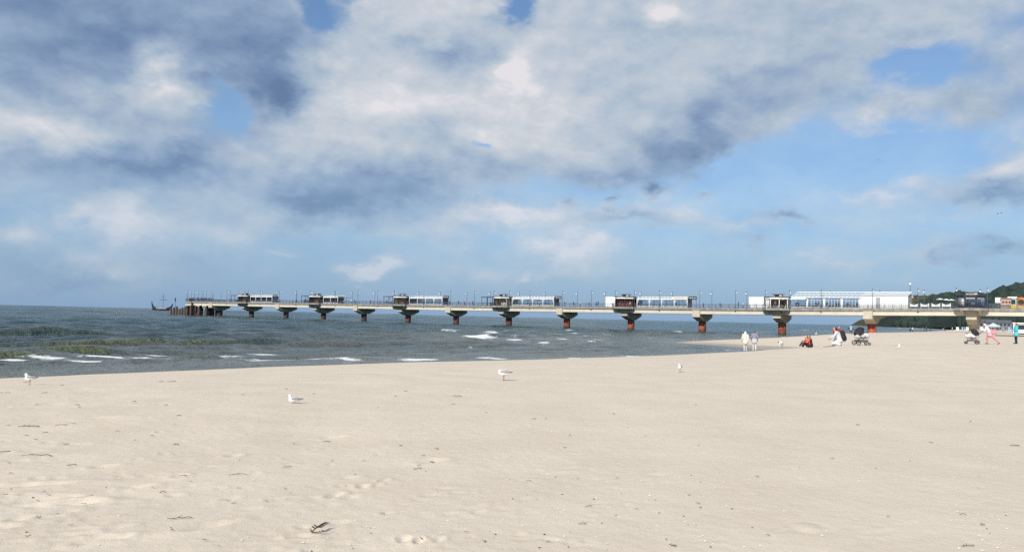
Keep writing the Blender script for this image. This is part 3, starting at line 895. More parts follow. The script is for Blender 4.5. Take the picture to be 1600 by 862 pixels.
def table_set(mb, x, y, mi=0):
    mb.ngon(x, y, .42, .70, .75, 8, mi=mi); mb.ngon(x, y, .05, 0, .70, 6, mi=mi)
    for sx in (-.75, .75):
        mb.box(x + sx - .2, x + sx + .2, y - .2, y + .2, .42, .47, mi)
        bx_ = x + sx + (.18 if sx > 0 else -.18)
        mb.box(bx_ - .03, bx_ + .03, y - .2, y + .2, .47, .9, mi)
        for ax in (-.17, .17):
            for ay in (-.17, .17): mb.box(x + sx + ax - .02, x + sx + ax + .02, y + ay - .02, y + ay + .02, 0, .42, mi)

def kiosk(k, label, wall, inner, style):
    s = k * SP
    r = empty('kiosk', pw(s, 3.6), PIER_RZ, label, 'kiosk')
    rot = math.pi / 8
    Rk = 3.5
    MB().ngon(0, 0, Rk - .35, .035, .10, 8, rot=rot).build('floor', [BEIGE], r)
    MB().ngon(0, 0, Rk, 2.98, 3.16, 8, rot=rot).build('roof', [ROOFD], r)
    MB().ngon(0, 0, Rk - .12, 2.50, 2.977, 8, rot=rot).build('fascia', [WHITE if style != 'glass' else NAVY], r)
    ln = MB().ngon(0, 0, 1.35, 3.163, 3.85, 8, rot=rot).build('lantern', [inner if style == 'glass' else DARK], r)
    MB().ngon(0, 0, 1.75, 3.853, 3.97, 8, rot=rot).ngon(0, 0, 1.6, 3.972, 4.05, 8, .9, rot=rot).build('lantern_roof', [ROOFG], ln)
    for i in range(8):
        a = rot + math.pi / 8 + i * math.pi / 4
        c, s_ = math.cos(a), math.sin(a)
        p = lambda u, w: (c * w - s_ * u, s_ * w + c * u)
        w0 = 1.35 * math.cos(math.pi / 8)
        if i % 2 == 0 or style != 'glass':
            q = [p(-.38, w0 + .01), p(.38, w0 + .01), p(.38, w0 + .05), p(-.38, w0 + .05)]
            MB().prism([(x, y, 3.3) for x, y in q], [(x, y, 3.72) for x, y in q]).build('lantern_pane', [GLASS_D if i % 2 else WHITE], ln)
    for i in range(8):
        a = rot + i * math.pi / 4
        x, y = (Rk - .42) * math.cos(a), (Rk - .42) * math.sin(a)
        if style == 'open' and i in (5, 6): pass
        MB().box(x - .09, x + .09, y - .09, y + .09, .10, 2.497).build('column', [NAVY if style == 'glass' else (WHITE if style == 'white' else DARK)], r)
    # eight sides: glazed, panelled or open
    for i in range(8):
        a0, a1 = rot + i * math.pi / 4, rot + (i + 1) * math.pi / 4
        Rr = Rk - .42
        A_ = Vector((Rr * math.cos(a0), Rr * math.sin(a0))); B_ = Vector((Rr * math.cos(a1), Rr * math.sin(a1)))
        d = (B_ - A_).normalized(); n = Vector((d.y, -d.x)) * .04
        def panel(name, m_, f0, f1, z0, z1, parent=r, off=0.0):
            a = A_ + (B_ - A_) * f0 + n * off; b2 = A_ + (B_ - A_) * f1 + n * off
            q = [a - n, b2 - n, b2 + n, a + n]
            return MB().prism([(v.x, v.y, z0) for v in q], [(v.x, v.y, z1) for v in q]).build(name, [m_], parent)
        if style == 'glass':
            panel('sill_wall', NAVY, .05, .95, .10, .45)
            for f0, f1 in ((.06, .48), (.52, .94)):
                panel('pane', GLASS_D, f0, f1, .5, 1.35); panel('pane', GLASS, f0, f1, 1.45, 2.2)
            panel('transom', NAVY, .05, .95, 1.352, 1.448); panel('mullion', NAVY, .482, .518, .46, 2.25); panel('sign_panel', WHITE, .1, .9, 2.26, 2.46, off=1.2)
            panel('blind', WHITE, .56, .9, .9, 1.3, off=-1.5)
        elif style == 'white':
            if i in (5, 6, 4, 7): panel('wall_panel', WHITE, .04, .96, .10, 2.49)
            elif i in (0, 3): panel('wall_panel', WHITE, .04, .70, .10, 2.49)
        else:
            if i in (4, 5, 6, 7): panel('wall_panel', wall, .04, .96, .10, 2.49)
    if style == 'white':
        MB().box(-1.3, 1.3, -.6, .4, .10, 2.2).build('bar', [inner], r)
        MB().box(.35, 1.0, .41, .45, 1.2, 2.0).build('menu_board', [WHITE], r)
        MB().box(-2.0, 2.0, 1.0, 2.2, 2.2, 2.3).build('awning', [BEIGE], r)
    elif style == 'open':
        MB().box(-2.6, -.3, -1.4, 1.6, .10, 2.2).build('shop_counter', [inner], r)
        MB().box(-2.5, -.4, 1.61, 1.66, 1.15, 2.05).build('serving_window', [GLASS_D], r)
    elif style == 'bar':
        MB().box(-2.3, 2.1, -.6, .8, .10, 2.45).build('bar', [inner], r)
        for i in range(5):
            MB().box(-2.0 + i * .8, -1.45 + i * .8, .81, .86, .95, 1.95).build('display_panel', [mat('pale_red_panel', (.55, .28, .24), .6)], r)
    mb = MB()
    for x in (-2.0, 0.1, 2.0): table_set(mb, x, 2.9 if style != 'glass' else -1.2)
    return r, mb

def furniture(k, mb, label, cat='tables'):
    o = mb.build('terrace_tables', [WOOD if k != 2 else WHITE], None)
    o.location = pw(k * SP, 3.6); o.rotation_euler = (0, 0, PIER_RZ)
    tag(o, label, cat)

for k, lab, wl, inn, st in (
        (0, 'octagonal navy framed glass kiosk with lantern roof at the landward pillar', WHITE, ROOFG, 'glass'),
        (2, 'white octagonal kiosk with black roof edge left of the long white hall', WHITE, BROWN, 'white'),
        (4, 'dark red kiosk with black roof beside the white panel with a heart', MAROON, MAROON, 'bar'),
        (6, 'open flat-roofed kiosk on the sixth pillar out from the navy glass kiosk', BEIGE, BEIGE, 'open'),
        (8, 'open dark-roofed kiosk on the eighth pillar out from the navy glass kiosk', BEIGE, BROWN, 'open'),
        (10, 'open dark-roofed kiosk beside the shortest white pavilion on the pier', BROWN, BROWN, 'open'),
        (12, 'farthest dark-roofed kiosk of the pier, nearest to the pier head', BROWN, BROWN, 'open')):
    r, mb = kiosk(k, lab, wl, inn, st)
    if k in (2, 4, 6):
        furniture(k, mb, {2: 'white cafe tables and chairs on the terrace of the white kiosk', 4: 'dark cafe tables and chairs on the terrace of the dark red kiosk', 6: 'dark cafe tables on the terrace of the open kiosk on the sixth pillar'}[k])

def lettering(mb, x0, x1, z0, z1, y, n, mi=0):
    w = (x1 - x0) / n
    rr = random.Random(n)
    for i in range(n):
        if rr.random() < .14: continue
        mb.box(x0 + i * w, x0 + i * w + w * .58, y, y + .02, z0 + (0 if rr.random() < .7 else (z1 - z0) * .3), z1 if rr.random() < .8 else z1 - (z1 - z0) * .3, mi)

def pavilion(k, length, bays, label, sign=True):
    """white framed glazed pavilion that stretches landward from the kiosk on pillar k"""
    s1 = k * SP - 3.75; s0_ = s1 - length
    r = empty('glazed_pavilion', pw((s0_ + s1) / 2, 2.1), PIER_RZ, label, 'pavilion')
    L = length / 2; D = 1.7; H = 3.05
    MB().box(-L, L, -D, D, .034, .10).build('floor', [BEIGE], r)
    for sg, nm in ((1, 'near'), (-1, 'far')):
        y0, y1 = (D - .12, D) if sg > 0 else (-D, -D + .12)
        MB().box(-L, L, y0, y1, .103, .50).build('sill_wall', [WHITE], r)
        fa = MB().box(-L, L, y0 - .02, y1 + .02, 2.30, 2.75).build('fascia', [WHITE], r)
        if sg > 0:
            mb = MB()
            for i in range(int(length / .9)):
                mb.box(-L + .3 + i * .9, -L + .75 + i * .9, y1 + .022, y1 + .06, 2.62, 2.90)
            mb.build('trim', [WHITE], fa)
        for i in range(bays + 1):
            x = -L + .09 + (2 * L - .18) * i / bays
            po = MB().box(x - .09, x + .09, y0 - .01, y1 + .01, .503, 2.297).build('post', [WHITE], r)
        for i in range(bays):
            xa = -L + .2 + (2 * L - .18) * i / bays; xb = -L - .02 + (2 * L - .18) * (i + 1) / bays
            ym = (y0 + y1) / 2
            pa = MB().box(xa, xb, ym - .01, ym + .01, .51, 2.29).build('pane', [GLASS], r)
            if sg > 0:
                mb = MB()
                for sgx in (0, 1):
                    xx = xa + .02 if sgx == 0 else xb - .02; w = .55 if sgx == 0 else -.55
                    mb.add([(xx, ym - .06, 2.28), (xx + w, ym - .06, 2.28), (xx, ym - .06, 1.2), (xx, ym - .09, 2.28), (xx + w, ym - .09, 2.28), (xx, ym - .09, 1.2)], [[0, 1, 2], [3, 5, 4], [0, 3, 4, 1], [1, 4, 5, 2], [2, 5, 3, 0]])
                mb.build('curtain', [WHITE], pa)
    for sg in (-1, 1):
        x = sg * (L - .06)
        MB().box(x - .05, x + .05, -D + .13, D - .13, .51, 2.29).build('end_pane', [GLASS], r)
    MB().box(-L - .1, L + .1, -D - .1, D + .1, 2.753, 2.90).build('roof', [ROOFG], r)
    mb = MB()
    for y in (D - .02, -D + .02):
        mb.box(-L, L, y - .03, y + .03, 3.10, 3.16)
        for i in range(int(length / 1.2) + 1): mb.box(-L + i * 1.2, -L + i * 1.2 + .35, y - .03, y + .03, 2.903, 3.10)
    mb.build('parapet', [WHITE], r)
    t = MB()
    for i in range(bays): 
        table_set(t, -L + length * (i + .5) / bays, .6); t.box(-L + length * (i + .5) / bays - .15, -L + length * (i + .5) / bays + .15, .5, .7, 2.05, 2.28)
    t.build('interior_furniture', [WOOD], r)
    if sign:
        MB().box(-L - 2.6, -L - .12, D - .5, D - .35, 2.45, 3.35).build('sign_board', [SIGNM], r)
        mb = MB(); lettering(mb, -L - 2.4, -L - .35, 2.78, 3.02, D - .345, 11); mb.build('sign_lettering', [WHITE], r)
        for x in (-L - 2.5, -L - .25): MB().box(x - .04, x + .04, D - .46, D - .39, .03, 2.447).build('sign_post', [DARK], r)
    return r
r4 = pavilion(4, 16.2, 4, 'white glazed pavilion with cream lettered sign, right of the dark red kiosk')
MB().box(-8.0, -3.4, 1.74, 1.82, 2.35, 3.25).build('sign_board', [mat('cream_board', (.72, .70, .62), .6)], r4)
mb = MB(); lettering(mb, -7.6, -3.8, 2.72, 2.98, 1.823, 14); mb.build('sign_lettering', [GOLD], r4)
pavilion(6, 16.5, 4, 'white glazed pavilion of four bays between the sixth and fifth pillars')
pavilion(8, 15.8, 4, 'white glazed pavilion of four bays between the eighth and seventh pillars')
p10 = pavilion(10, 8.4, 2, 'shortest white glazed pavilion, two bays under the pier lamps', False)
mb = MB().box(-8.9, -4.3, -1.5, 1.6, 2.35, 2.45)
mb.build('canopy', [ROOFG], p10)
for x in (-8.7, -6.5): MB().box(x - .05, x + .05, 1.45, 1.55, .03, 2.348).build('canopy_post', [DARK], p10)
pavilion(12, 14.6, 4, 'farthest white glazed pavilion, beside the dark sign near the pier head')

# flat canopies on the seaward side of the open kiosks
for k in (6, 8, 10, 12):
    nm = {6: 'sixth', 8: 'eighth', 10: 'tenth', 12: 'twelfth'}[k]
    r = empty('pergola', pw(k * SP + 6.0, 2.6), PIER_RZ, f'flat dark pergola on thin posts seaward of the kiosk on the {nm} pillar', 'pergola')
    MB().box(-2.4, 2.6, -1.6, 2.0, 2.85, 3.05).build('roof', [ROOFD], r)
    for x in (-2.1, .2, 2.4):
        for y in (-1.4, 1.8): MB().box(x - .06, x + .06, y - .06, y + .06, .03, 2.847).build('post', [NAVY], r)
    MB().box(-2.1, 2.4, 1.75, 1.80, .85, .95).box(-2.1, 2.4, 1.75, 1.80, .30, .36).build('rail', [DARK], r)

# white wall panel with a heart, seaward of the dark red kiosk
r = empty('wind_screen', pw(4 * SP + 5.4, 3.0), PIER_RZ, 'white wall panel with a drawn heart left of the dark red kiosk', 'panel')
MB().box(-1.7, 1.9, -.12, .12, .03, 2.95).build('panel', [WHITE], r)
MB().box(-1.7, 1.9, -.08, .08, 2.953, 3.15).build('crest', [WHITE], r)
hp = []
for i in range(28):
    t = 2 * math.pi * i / 28
    hp.append((.9 * math.sin(t) ** 3 * .9 - .1, .14, 1.7 + .052 * (13 * math.cos(t) - 5 * math.cos(2 * t) - 2 * math.cos(3 * t) - math.cos(4 * t))))
MB().tube(hp, .045, 5, closed=True).build('heart', [ROOFG], r)

# ------------------------------------------------------------------ the long white hall
sA, sB = .60 * SP, 2 * SP - 3.7
r = empty('long_hall', pw((sA + sB) / 2, 1.6), PIER_RZ, 'long white hall with sloping glass roof and tall windows on the pier', 'hall')
Lh = (sB - sA) / 2; D = 2.6
xw = -Lh + 11.0                                        # blank white wall at the landward end
MB().box(-Lh, xw, D - .16, D, .034, 3.3).build('white_wall', [WHITE], r)
for i in range(9):
    x = -Lh + .6 + i * 1.2
    MB().box(x, x + .05, D + .002, D + .03, .04, 3.28).build('wall_seam', [BEIGE], r)
MB().box(xw - 4.6, xw - 3.6, D + .003, D + .06, .04, 2.9).build('grey_door', [ROOFG], r)
MB().box(-Lh, -Lh + .14, -D, D - .165, .034, 3.3).build('end_wall', [BEIGE], r)
MB().box(-Lh, Lh, -D, -D + .12, .034, .9).build('rear_sill', [WHITE], r)
MB().box(-Lh, Lh, -D, -D + .12, 2.9, 3.9).build('rear_fascia', [WHITE], r)
nb = 4
W = (2 * Lh - 11.0) / nb
for i in range(nb):
    x0 = xw + i * W
    MB().box(x0, x0 + .55, D - .16, D, .034, 2.95).build('pier_wall', [WHITE], r)
    MB().box(x0 + .553, x0 + W, D - .16, D, .034, .28).build('sill_wall', [WHITE], r)
    wd = MB().box(x0 + .56, x0 + W - .01, D - .09, D - .07, .285, 2.75).build('window', [GLASS], r)
    mb = MB()
    for j in range(1, 5): mb.box(x0 + .55 + (W - .55) * j / 5 - .03, x0 + .55 + (W - .55) * j / 5 + .03, D - .13, D - .05, .285, 2.75)
    mb.box(x0 + .56, x0 + W - .01, D - .132, D - .048, 2.05, 2.11)
    mb.build('glazing_bar', [WHITE], wd)
    MB().box(x0 + .56, x0 + W - .01, D - .16, D - .01, 2.753, 2.95).build('lintel', [ROOFG], r)
    MB().box(x0 + .56, x0 + W - .01, -D + .05, -D + .07, .9, 2.9).build('rear_window', [GLASS], r)
# roof: one sloping plane of panes between white ribs
ro = MB().prism([(-Lh - .1, D + .25, 3.30), (xw, D + .25, 3.30), (xw, -D, 4.25), (-Lh - .1, -D, 4.25)][::-1], [(-Lh - .1, D + .25, 3.40), (xw, D + .25, 3.40), (xw, -D, 4.35), (-Lh - .1, -D, 4.35)][::-1]).build('solid_roof', [mat('pale_roof', (.62, .66, .68), .4)], r)
gl = MB().prism([(xw + .01, D + .25, 2.955), (Lh, D + .25, 2.955), (Lh, -D, 4.15), (xw + .01, -D, 4.15)][::-1], [(xw + .01, D + .25, 2.99), (Lh, D + .25, 2.99), (Lh, -D, 4.19), (xw + .01, -D, 4.19)][::-1]).build('glass_roof', [mat('pale_glass_roof', (.42, .52, .55), .15)], r)
n = 16
for i in range(n + 1):
    x = xw + .1 + (Lh - xw - .2) * i / n
    MB().tube([(x, D + .28, 3.04), (x, -D, 4.24)], .10, 4).build('roof_rib', [WHITE], gl)
MB().box(xw, Lh, D + .12, D + .36, 2.70, 2.953).build('gutter', [mat('pale_roof', (.62, .66, .68))], r)
MB().box(-Lh - .1, Lh, -D - .1, -D + .3, 4.26 + .1, 4.50).build('ridge_cap', [WHITE], r)
MB().prism([(Lh - W + .3, D + .36, 2.6), (Lh, D + .36, 2.6), (Lh, D + 1.7, 2.15), (Lh - W + .3, D + 1.7, 2.15)], [(Lh - W + .3, D + .36, 2.68), (Lh, D + .36, 2.68), (Lh, D + 1.7, 2.23), (Lh - W + .3, D + 1.7, 2.23)]).build('awning', [mat('pale_roof', (.62, .66, .68))], r)
t = MB()
for i in range(8): table_set(t, xw + 1.3 + i * (Lh - xw - 2) / 7.5, 1.4)
t.build('interior_furniture', [WHITE], r)
t = MB()
for i in range(7): t.box(xw + 1.0 + i * 2.6, xw + 1.9 + i * 2.6, -1.4, -1.0, .1, 1.5)
t.build('interior_counter', [BROWN], r)
# white box at the seaward side of the white kiosk
r = empty('storage_box', pw(2 * SP + 5.6, 3.2), PIER_RZ, 'plain white storage cabin left of the white octagonal kiosk', 'cabin')
MB().box(-1.9, 2.2, -1.2, 1.2, .034, 3.05).build('cabin_body', [WHITE], r)
MB().box(-1.95, 2.25, -1.25, 1.25, 3.053, 3.15).build('roof', [WHITE], r)
MB().box(-.2, .8, 1.203, 1.24, .04, 2.2).build('door', [mat('off_white_door', (.70, .70, .67), .5)], r)

# ------------------------------------------------------------------ white benches and parasols beyond the hall
def bench(s, t, i):
    r = empty('bench', pw(s, t), PIER_RZ, f'white bench with curved back on the pier, {ORD[i]} from the long hall', 'bench', 'white benches right of the hall')
    pts = [(-.95 + 1.9 * j / 8, 0, .9 + .45 * abs(j / 4 - 1) ** 2) for j in range(9)]
    mb = MB()
    for j in range(8):
        (x0, _, z0), (x1, _, z1) = pts[j], pts[j + 1]
        mb.prism([(x0, -.03, .45), (x1, -.03, .45), (x1, .03, .45), (x0, .03, .45)], [(x0, -.03, z0), (x1, -.03, z1), (x1, .03, z1), (x0, .03, z0)])
    mb.build('backrest', [WHITE], r)
    MB().box(-.95, .95, -.55, -.035, .40, .46).build('seat', [WHITE], r)
    for x in (-.9, .84): MB().box(x, x + .07, -.5, .03, .03, .398).build('leg', [WHITE], r)
for i, kk in enumerate((.545, .44, .335, .235)): bench(kk * SP, 3.7, i)
def parasol(s, t, i, col, h=2.5, nm='white parasol'):
    r = empty('parasol', pw(s, t), PIER_RZ, f'small {nm} on the pier, {ORD[i]} left of the navy glass kiosk', 'parasol', 'parasols by the navy kiosk')
    MB().ngon(0, 0, .3, .03, .12, 8).build('base', [DARK], r)
    MB().tube([(0, 0, .12), (0, 0, h)], .03, 5).build('pole', [DARK], r)
    MB().ngon(0, 0, 1.0, h - .35, h, 8, .06).build('canopy', [col], r)
for i, (kk, tt) in enumerate(((.20, 1.5), (.255, 0.4), (.31, 1.0))): parasol(kk * SP, tt, i, WHITE, 2.35 + .12 * i)

# ------------------------------------------------------------------ fun fair at the landward end
FO = mat('orange_vinyl', (.42, .15, .03), .4); FR = mat('red_vinyl', (.6, .06, .04), .4); FP = mat('purple_vinyl', (.35, .2, .5), .4); FY = mat('yellow_vinyl', (.75, .55, .1), .4)
SAL = mat('salmon_wall', (.45, .27, .21), .6); MINT = mat('mint_wall', (.35, .55, .48), .6)
r = empty('notice_board', pw(-.235 * SP, 3.2), PIER_RZ, 'square white notice board right of the navy glass kiosk', 'sign')
MB().box(-.62, .62, -.04, .04, 1.35, 2.6).build('board', [WHITE], r)
MB().box(-.05, .05, -.05, .0, .03, 1.348).build('post', [DARK], r)
r = empty('ticket_booth', pw(-.285 * SP, 3.0), PIER_RZ, 'salmon coloured booth with three dark windows on the pier', 'booth')
MB().box(-1.5, .6, -1, 1, .034, 2.25).build('wall', [SAL], r)
MB().prism([(-1.65, -1.1, 2.253), (.75, -1.1, 2.253), (.75, 1.1, 2.253), (-1.65, 1.1, 2.253)], [(-1.5, -1.0, 2.5), (.6, -1.0, 2.5), (.6, 1.0, 2.5), (-1.5, 1.0, 2.5)]).build('roof', [BROWN], r)
for x in (-1.2, -.55, .1): MB().ngon(x, 0, .22, 0, .06, 10).build('window', [DARK], r).matrix_local = Matrix.Translation((0, 1.003, 1.5 )) @ Matrix.Rotation(-math.pi / 2, 4, 'X')
MB().box(-1.4, .5, 1.003, 1.35, .9, 1.0).build('counter', [WHITE], r)
r = empty('snack_booth', pw(-.36 * SP, 3.0), PIER_RZ, 'narrow mint green booth between the salmon booth and the orange slide', 'booth')
MB().box(-.8, .8, -.9, .9, .034, 2.5).build('wall', [MINT], r)
MB().box(-.95, .95, -1.0, 1.05, 2.503, 2.75).build('roof', [WHITE], r)
MB().box(-.6, .6, .903, .95, 1.0, 2.1).build('serving_window', [GLASS_D], r)
MB().box(-.8, .8, .903, 1.0, .04, .9).build('front_panel', [FY], r)
r = empty('inflatable_slide', pw(-.47 * SP, 2.6), PIER_RZ, 'orange and red inflatable play slide at the right end of the pier', 'play slide')
pts = [(math.cos(a) * 1.0 + .9, 0, 1.35 + math.sin(a) * .95) for a in [2 * math.pi * i / 16 for i in range(16)]]
MB().tube(pts, .42, 8, closed=True).build('ring', [FO], r, True)
MB().prism([(-.2, -.7, .03), (-2.4, -.7, .03), (-2.4, .7, .03), (-.2, .7, .03)], [(-.2, -.7, 2.3), (-2.4, -.7, .5), (-2.4, .7, .5), (-.2, .7, 2.3)]).build('slide', [FR], r)
for y in (-.8, .8): MB().tube([(-.2, y, 2.35), (-1.2, y, 1.6), (-2.5, y, .6)], .25, 7).build('side_tube', [FO], r, True)
MB().box(.2, 1.7, .5, .9, .03, .5).build('step', [FY], r)
r = empty('inflatable_tower', pw(-.62 * SP, 2.6), PIER_RZ, 'purple inflatable tower at the right edge of the pier', 'play tower')
MB().ngon(0, 0, 1.3, .03, 2.2, 10, 1.1).build('body', [FP], r, True)
MB().ngon(0, 0, 1.25, 2.203, 3.2, 10, .05).build('peak', [FR], r, True)

# ------------------------------------------------------------------ piles and dolphins off the pier head
RUSTD = mat('brown_piling', (.10, .065, .045), .85, vary=.3, scale=2, streak=.3)
for i in range(10):
    px = 267 + i * 4.4
    p = on_plane(px, 490.5 - i * -.12, 0)
    Y = 408 - i * 2.2
    p = at_depth(px, 488, Y)
    h = 3.0 + .5 * ((i * 7) % 3) + (0 if i < 7 else (4.6 if i == 7 else 1.5))
    r = empty('mooring_pile', (p.x, Y, 0), 0, f'rusty mooring pile off the pier head, {ORD[i]} from the left', 'mooring pile', 'mooring piles off the pier head')
    rr = .55 if i != 7 else .75
    MB().ngon(0, 0, rr, -3, h, 12).build('pile', [RUSTD if i % 3 else mat('red_brown_piling', (.15, .07, .05), .85, vary=.3, scale=2, streak=.3)], r)
    MB().ngon(0, 0, rr + .06, h + .002, h + .25, 12, rr * .7).build('cap', [ROOFD], r)
p = at_depth(303, 480, 392)
r = empty('timber_dolphin', (p.x, 392, 0), PIER_RZ, 'cluster of tall brown timber piles against the pier end', 'mooring piles')
for i in range(11):
    x = -4 + .8 * i; y = .9 * (i % 3)
    MB().ngon(x, y, .42, -3, 5.6 - .25 * (i % 4) + .12 * i * 0, 9).build('pile', [RUSTD], r)
MB().box(-4.5, 4.6, -.6, -.43, 3.2, 3.7).box(-4.5, 4.6, -.6, -.43, 1.2, 1.7).build('waling', [RUSTD], r)
for px, top in ((273.5, 8.6), (296, 7.4)):
    p = at_depth(px, 480, 404)
    r = empty('marker_pole', (p.x, 404, 0), 0, 'thin pole with a dark topmark ' + ('left of the purple-brown pile' if px < 280 else 'against the pier end'), 'marker pole')
    MB().tube([(0, 0, -2), (0, 0, top)], .09, 6).build('pole', [DARK], r)
    MB().ngon(0, 0, .3, top - 1.2, top - .2, 8).ngon(0, 0, .1, top - 2.2, top - 1.2, 6, .3).build('topmark', [DARK], r)

# ------------------------------------------------------------------ excursion ship with a tall prow
HULL = mat('dark_hull', (.03, .032, .04), .6, vary=.2); SAILW = mat('hull_strake', (.45, .47, .5), .6)
SY = 1000.0
c = at_depth(253, 484, SY)
r = empty('viking_ship', (c.x, SY, .5), 0, 'dark wooden ship with tall curved prow and bare mast off the pier head', 'ship')
r.scale = (1, 1, 1.3)
sec = []
Lx = 12.2
for i in range(15):
    f = i / 14 * 2 - 1
    x = f * Lx
    beam = 3.0 * (1 - abs(f) ** 2.6) + .12
    top = 2.7 + 2.0 * abs(f) ** 4 + (2.4 if f < 0 else 1.2) * abs(f) ** 14
    bot = -1.0 + (.8 + .9) * abs(f) ** 6
    sec.append([(x, -beam, top), (x, -beam * .8, (top + bot) * .45), (x, 0, bot), (x, beam * .8, (top + bot) * .45), (x, beam, top)])
v = [p for sct in sec for p in sct]; fcs = []
for i in range(14):
    for j in range(4): fcs.append([i * 5 + j, (i + 1) * 5 + j, (i + 1) * 5 + j + 1, i * 5 + j + 1])
    fcs.append([i * 5 + 4, (i + 1) * 5 + 4, (i + 1) * 5, i * 5])
fcs += [[0, 1, 2, 3, 4], [74, 73, 72, 71, 70]]
MB().add(v, fcs).build('hull', [HULL], r)
MB().tube([(-Lx + .3, 0, 3.5), (-Lx - .3, 0, 5.5), (-Lx - .6, 0, 7.4), (-Lx - .2, 0, 8.3), (-Lx - 1.1, 0, 8.1)], [.55, .5, .42, .6, .3], 8).build('prow', [HULL], r)
MB().tube([(Lx - .3, 0, 3.5), (Lx + .5, 0, 5.0), (Lx + .2, 0, 6.2), (Lx - .8, 0, 6.0)], [.55, .5, .6, .3], 8).build('stern', [HULL], r)
MB().tube([(1.2, 0, 1), (1.2, 0, 16.2)], [.28, .14], 8).build('mast', [HULL], r)
MB().tube([(-3.4, 0, 10.2), (5.8, 0, 10.2)], .16, 6).build('yard', [HULL], r)
MB().tube([(-1.2, 0, 13.0), (3.6, 0, 13.0)], .10, 6).build('yard', [HULL], r)
for x in (-5.5, 8): MB().tube([(x, 0, 3), (1.2, 0, 15.5)], .05, 4).build('stay', [HULL], r)
MB().prism([(-6, -2.95, 1.7), (6.5, -2.95, 1.7), (6.5, -2.6, 1.7), (-6, -2.6, 1.7)], [(-6, -3.06, 2.5), (6.5, -3.06, 2.5), (6.5, -2.7, 2.5), (-6, -2.7, 2.5)]).build('strake', [SAILW], r)
# ------------------------------------------------------------------ hills and woods beyond the beach
SCRUB = mat('cliff_scrub', (.085, .085, .05), .95, vary=.25, scale=.03, spec=.03)
SOIL = mat('wooded_ground', (.030, .042, .036), .95, vary=.2, scale=.02, spec=.03)

def foliage(name, a, b_):
    m = bpy.data.materials.new(name); m.use_nodes = True
    t = m.node_tree; t.nodes.clear(); q = Graph(t)
    bs = q.node('ShaderNodeBsdfPrincipled'); o = q.node('ShaderNodeOutputMaterial'); t.links.new(bs.outputs[0], o.inputs[0])
    wd = E(q, q.node('ShaderNodeNewGeometry').outputs['Position'])
    n = q.noise(wd, .05, 5, .7)
    q.put(bs.inputs['Base Color'], q.mix(q.smooth(n, .3, .7), a, b_)); bs.inputs['Roughness'].default_value = 0.9
    bs.inputs['Specular IOR Level'].default_value = 0.1
    return m
LEAF_DARK = foliage('dark_woodland', (.022, .036, .034), (.046, .066, .052))  # leaf colour lifted towards blue-green in place of distance haze
LEAF_PALE = foliage('olive_woodland', (.055, .06, .034), (.10, .098, .06))

ICO = {}
for sub in (1, 2):
    _ico = bmesh.new(); bmesh.ops.create_icosphere(_ico, subdivisions=sub, radius=1.0)
    ICO[sub] = (np.array([v.co[:] for v in _ico.verts]), np.array([[v.index for v in f.verts] for f in _ico.faces])); _ico.free()

def clumps(name, pts, radii, material, label, seed=1, r_split=5.0):
    """a wood that reads as one mass: many uneven leafy lumps in one mesh"""
    rs_ = np.random.RandomState(seed)
    radii = np.array(radii); pts = np.array(pts)
    Vs, Fs, base = [], [], 0
    for sub, amp, sel in ((2, .26, radii >= r_split), (1, .3, radii < r_split)):
        if not sel.any(): continue
        iv, fi = ICO[sub]; n = int(sel.sum())
        V_ = iv[None] * (1 + rs_.uniform(-amp, amp, (n, len(iv), 1)))
        Vs.append((V_ * radii[sel][:, None, None] * np.array([1, 1, 1.1]) + pts[sel][:, None, :]).reshape(-1, 3))
        Fs.append((fi[None] + (np.arange(n) * len(iv))[:, None, None]).reshape(-1, 3) + base); base += n * len(iv)
    V_ = np.concatenate(Vs).astype(np.float32); F_ = np.concatenate(Fs).astype(np.int32)
    me = bpy.data.meshes.new(name)
    me.vertices.add(len(V_)); me.vertices.foreach_set('co', V_.ravel()); me.loops.add(F_.size); me.loops.foreach_set('vertex_index', F_.ravel())
    me.polygons.add(len(F_)); me.polygons.foreach_set('loop_start', np.arange(0, F_.size, 3, dtype=np.int32)); me.update(calc_edges=True); me.materials.append(material)
    o = link_mesh(name, me)
    return tag(o, label, 'woodland', kind='stuff')

def hill(name, sky_px, Y, base_z, run, material, drop=0.0):
    """a ridge standing at depth Y with the outline of its crest, sloping down towards the beach"""
    P = [at_depth(x, y + drop, Y) for x, y in sky_px]
    xs = np.array([p.x for p in P]); zs = np.array([p.z for p in P])
    nx, ny = 90, 26
    gx = np.linspace(xs[0], xs[-1], nx); crest = np.interp(gx, xs, zs)
    co = np.zeros((ny + 10, nx, 3))
    for j in range(ny + 10):
        if j < ny:
            f = j / (ny - 1); yy = Y - run * (1 - f); prof = sstep(np.array([f]), -.05, 1.0)[0] ** .8
            zz_ = base_z + (crest - base_z) * prof
        else:
            f = (j - ny + 1) / 10; yy = Y + run * 1.2 * f; zz_ = crest * (1 - .5 * f)
        co[j, :, 0] = gx * (yy / Y) ** .6; co[j, :, 1] = yy + fbm(gx / 120, np.full(nx, j / 3.0), 2) * run * .12
        co[j, :, 2] = zz_ + fbm(gx / 60, np.full(nx, j / 2.5), 3) * 3.0 * (1 if 0 < j < ny else 0)
    o = grid_mesh(name, co, ny + 10, nx, {}, material)
    tag(o, kind='structure')
    return co

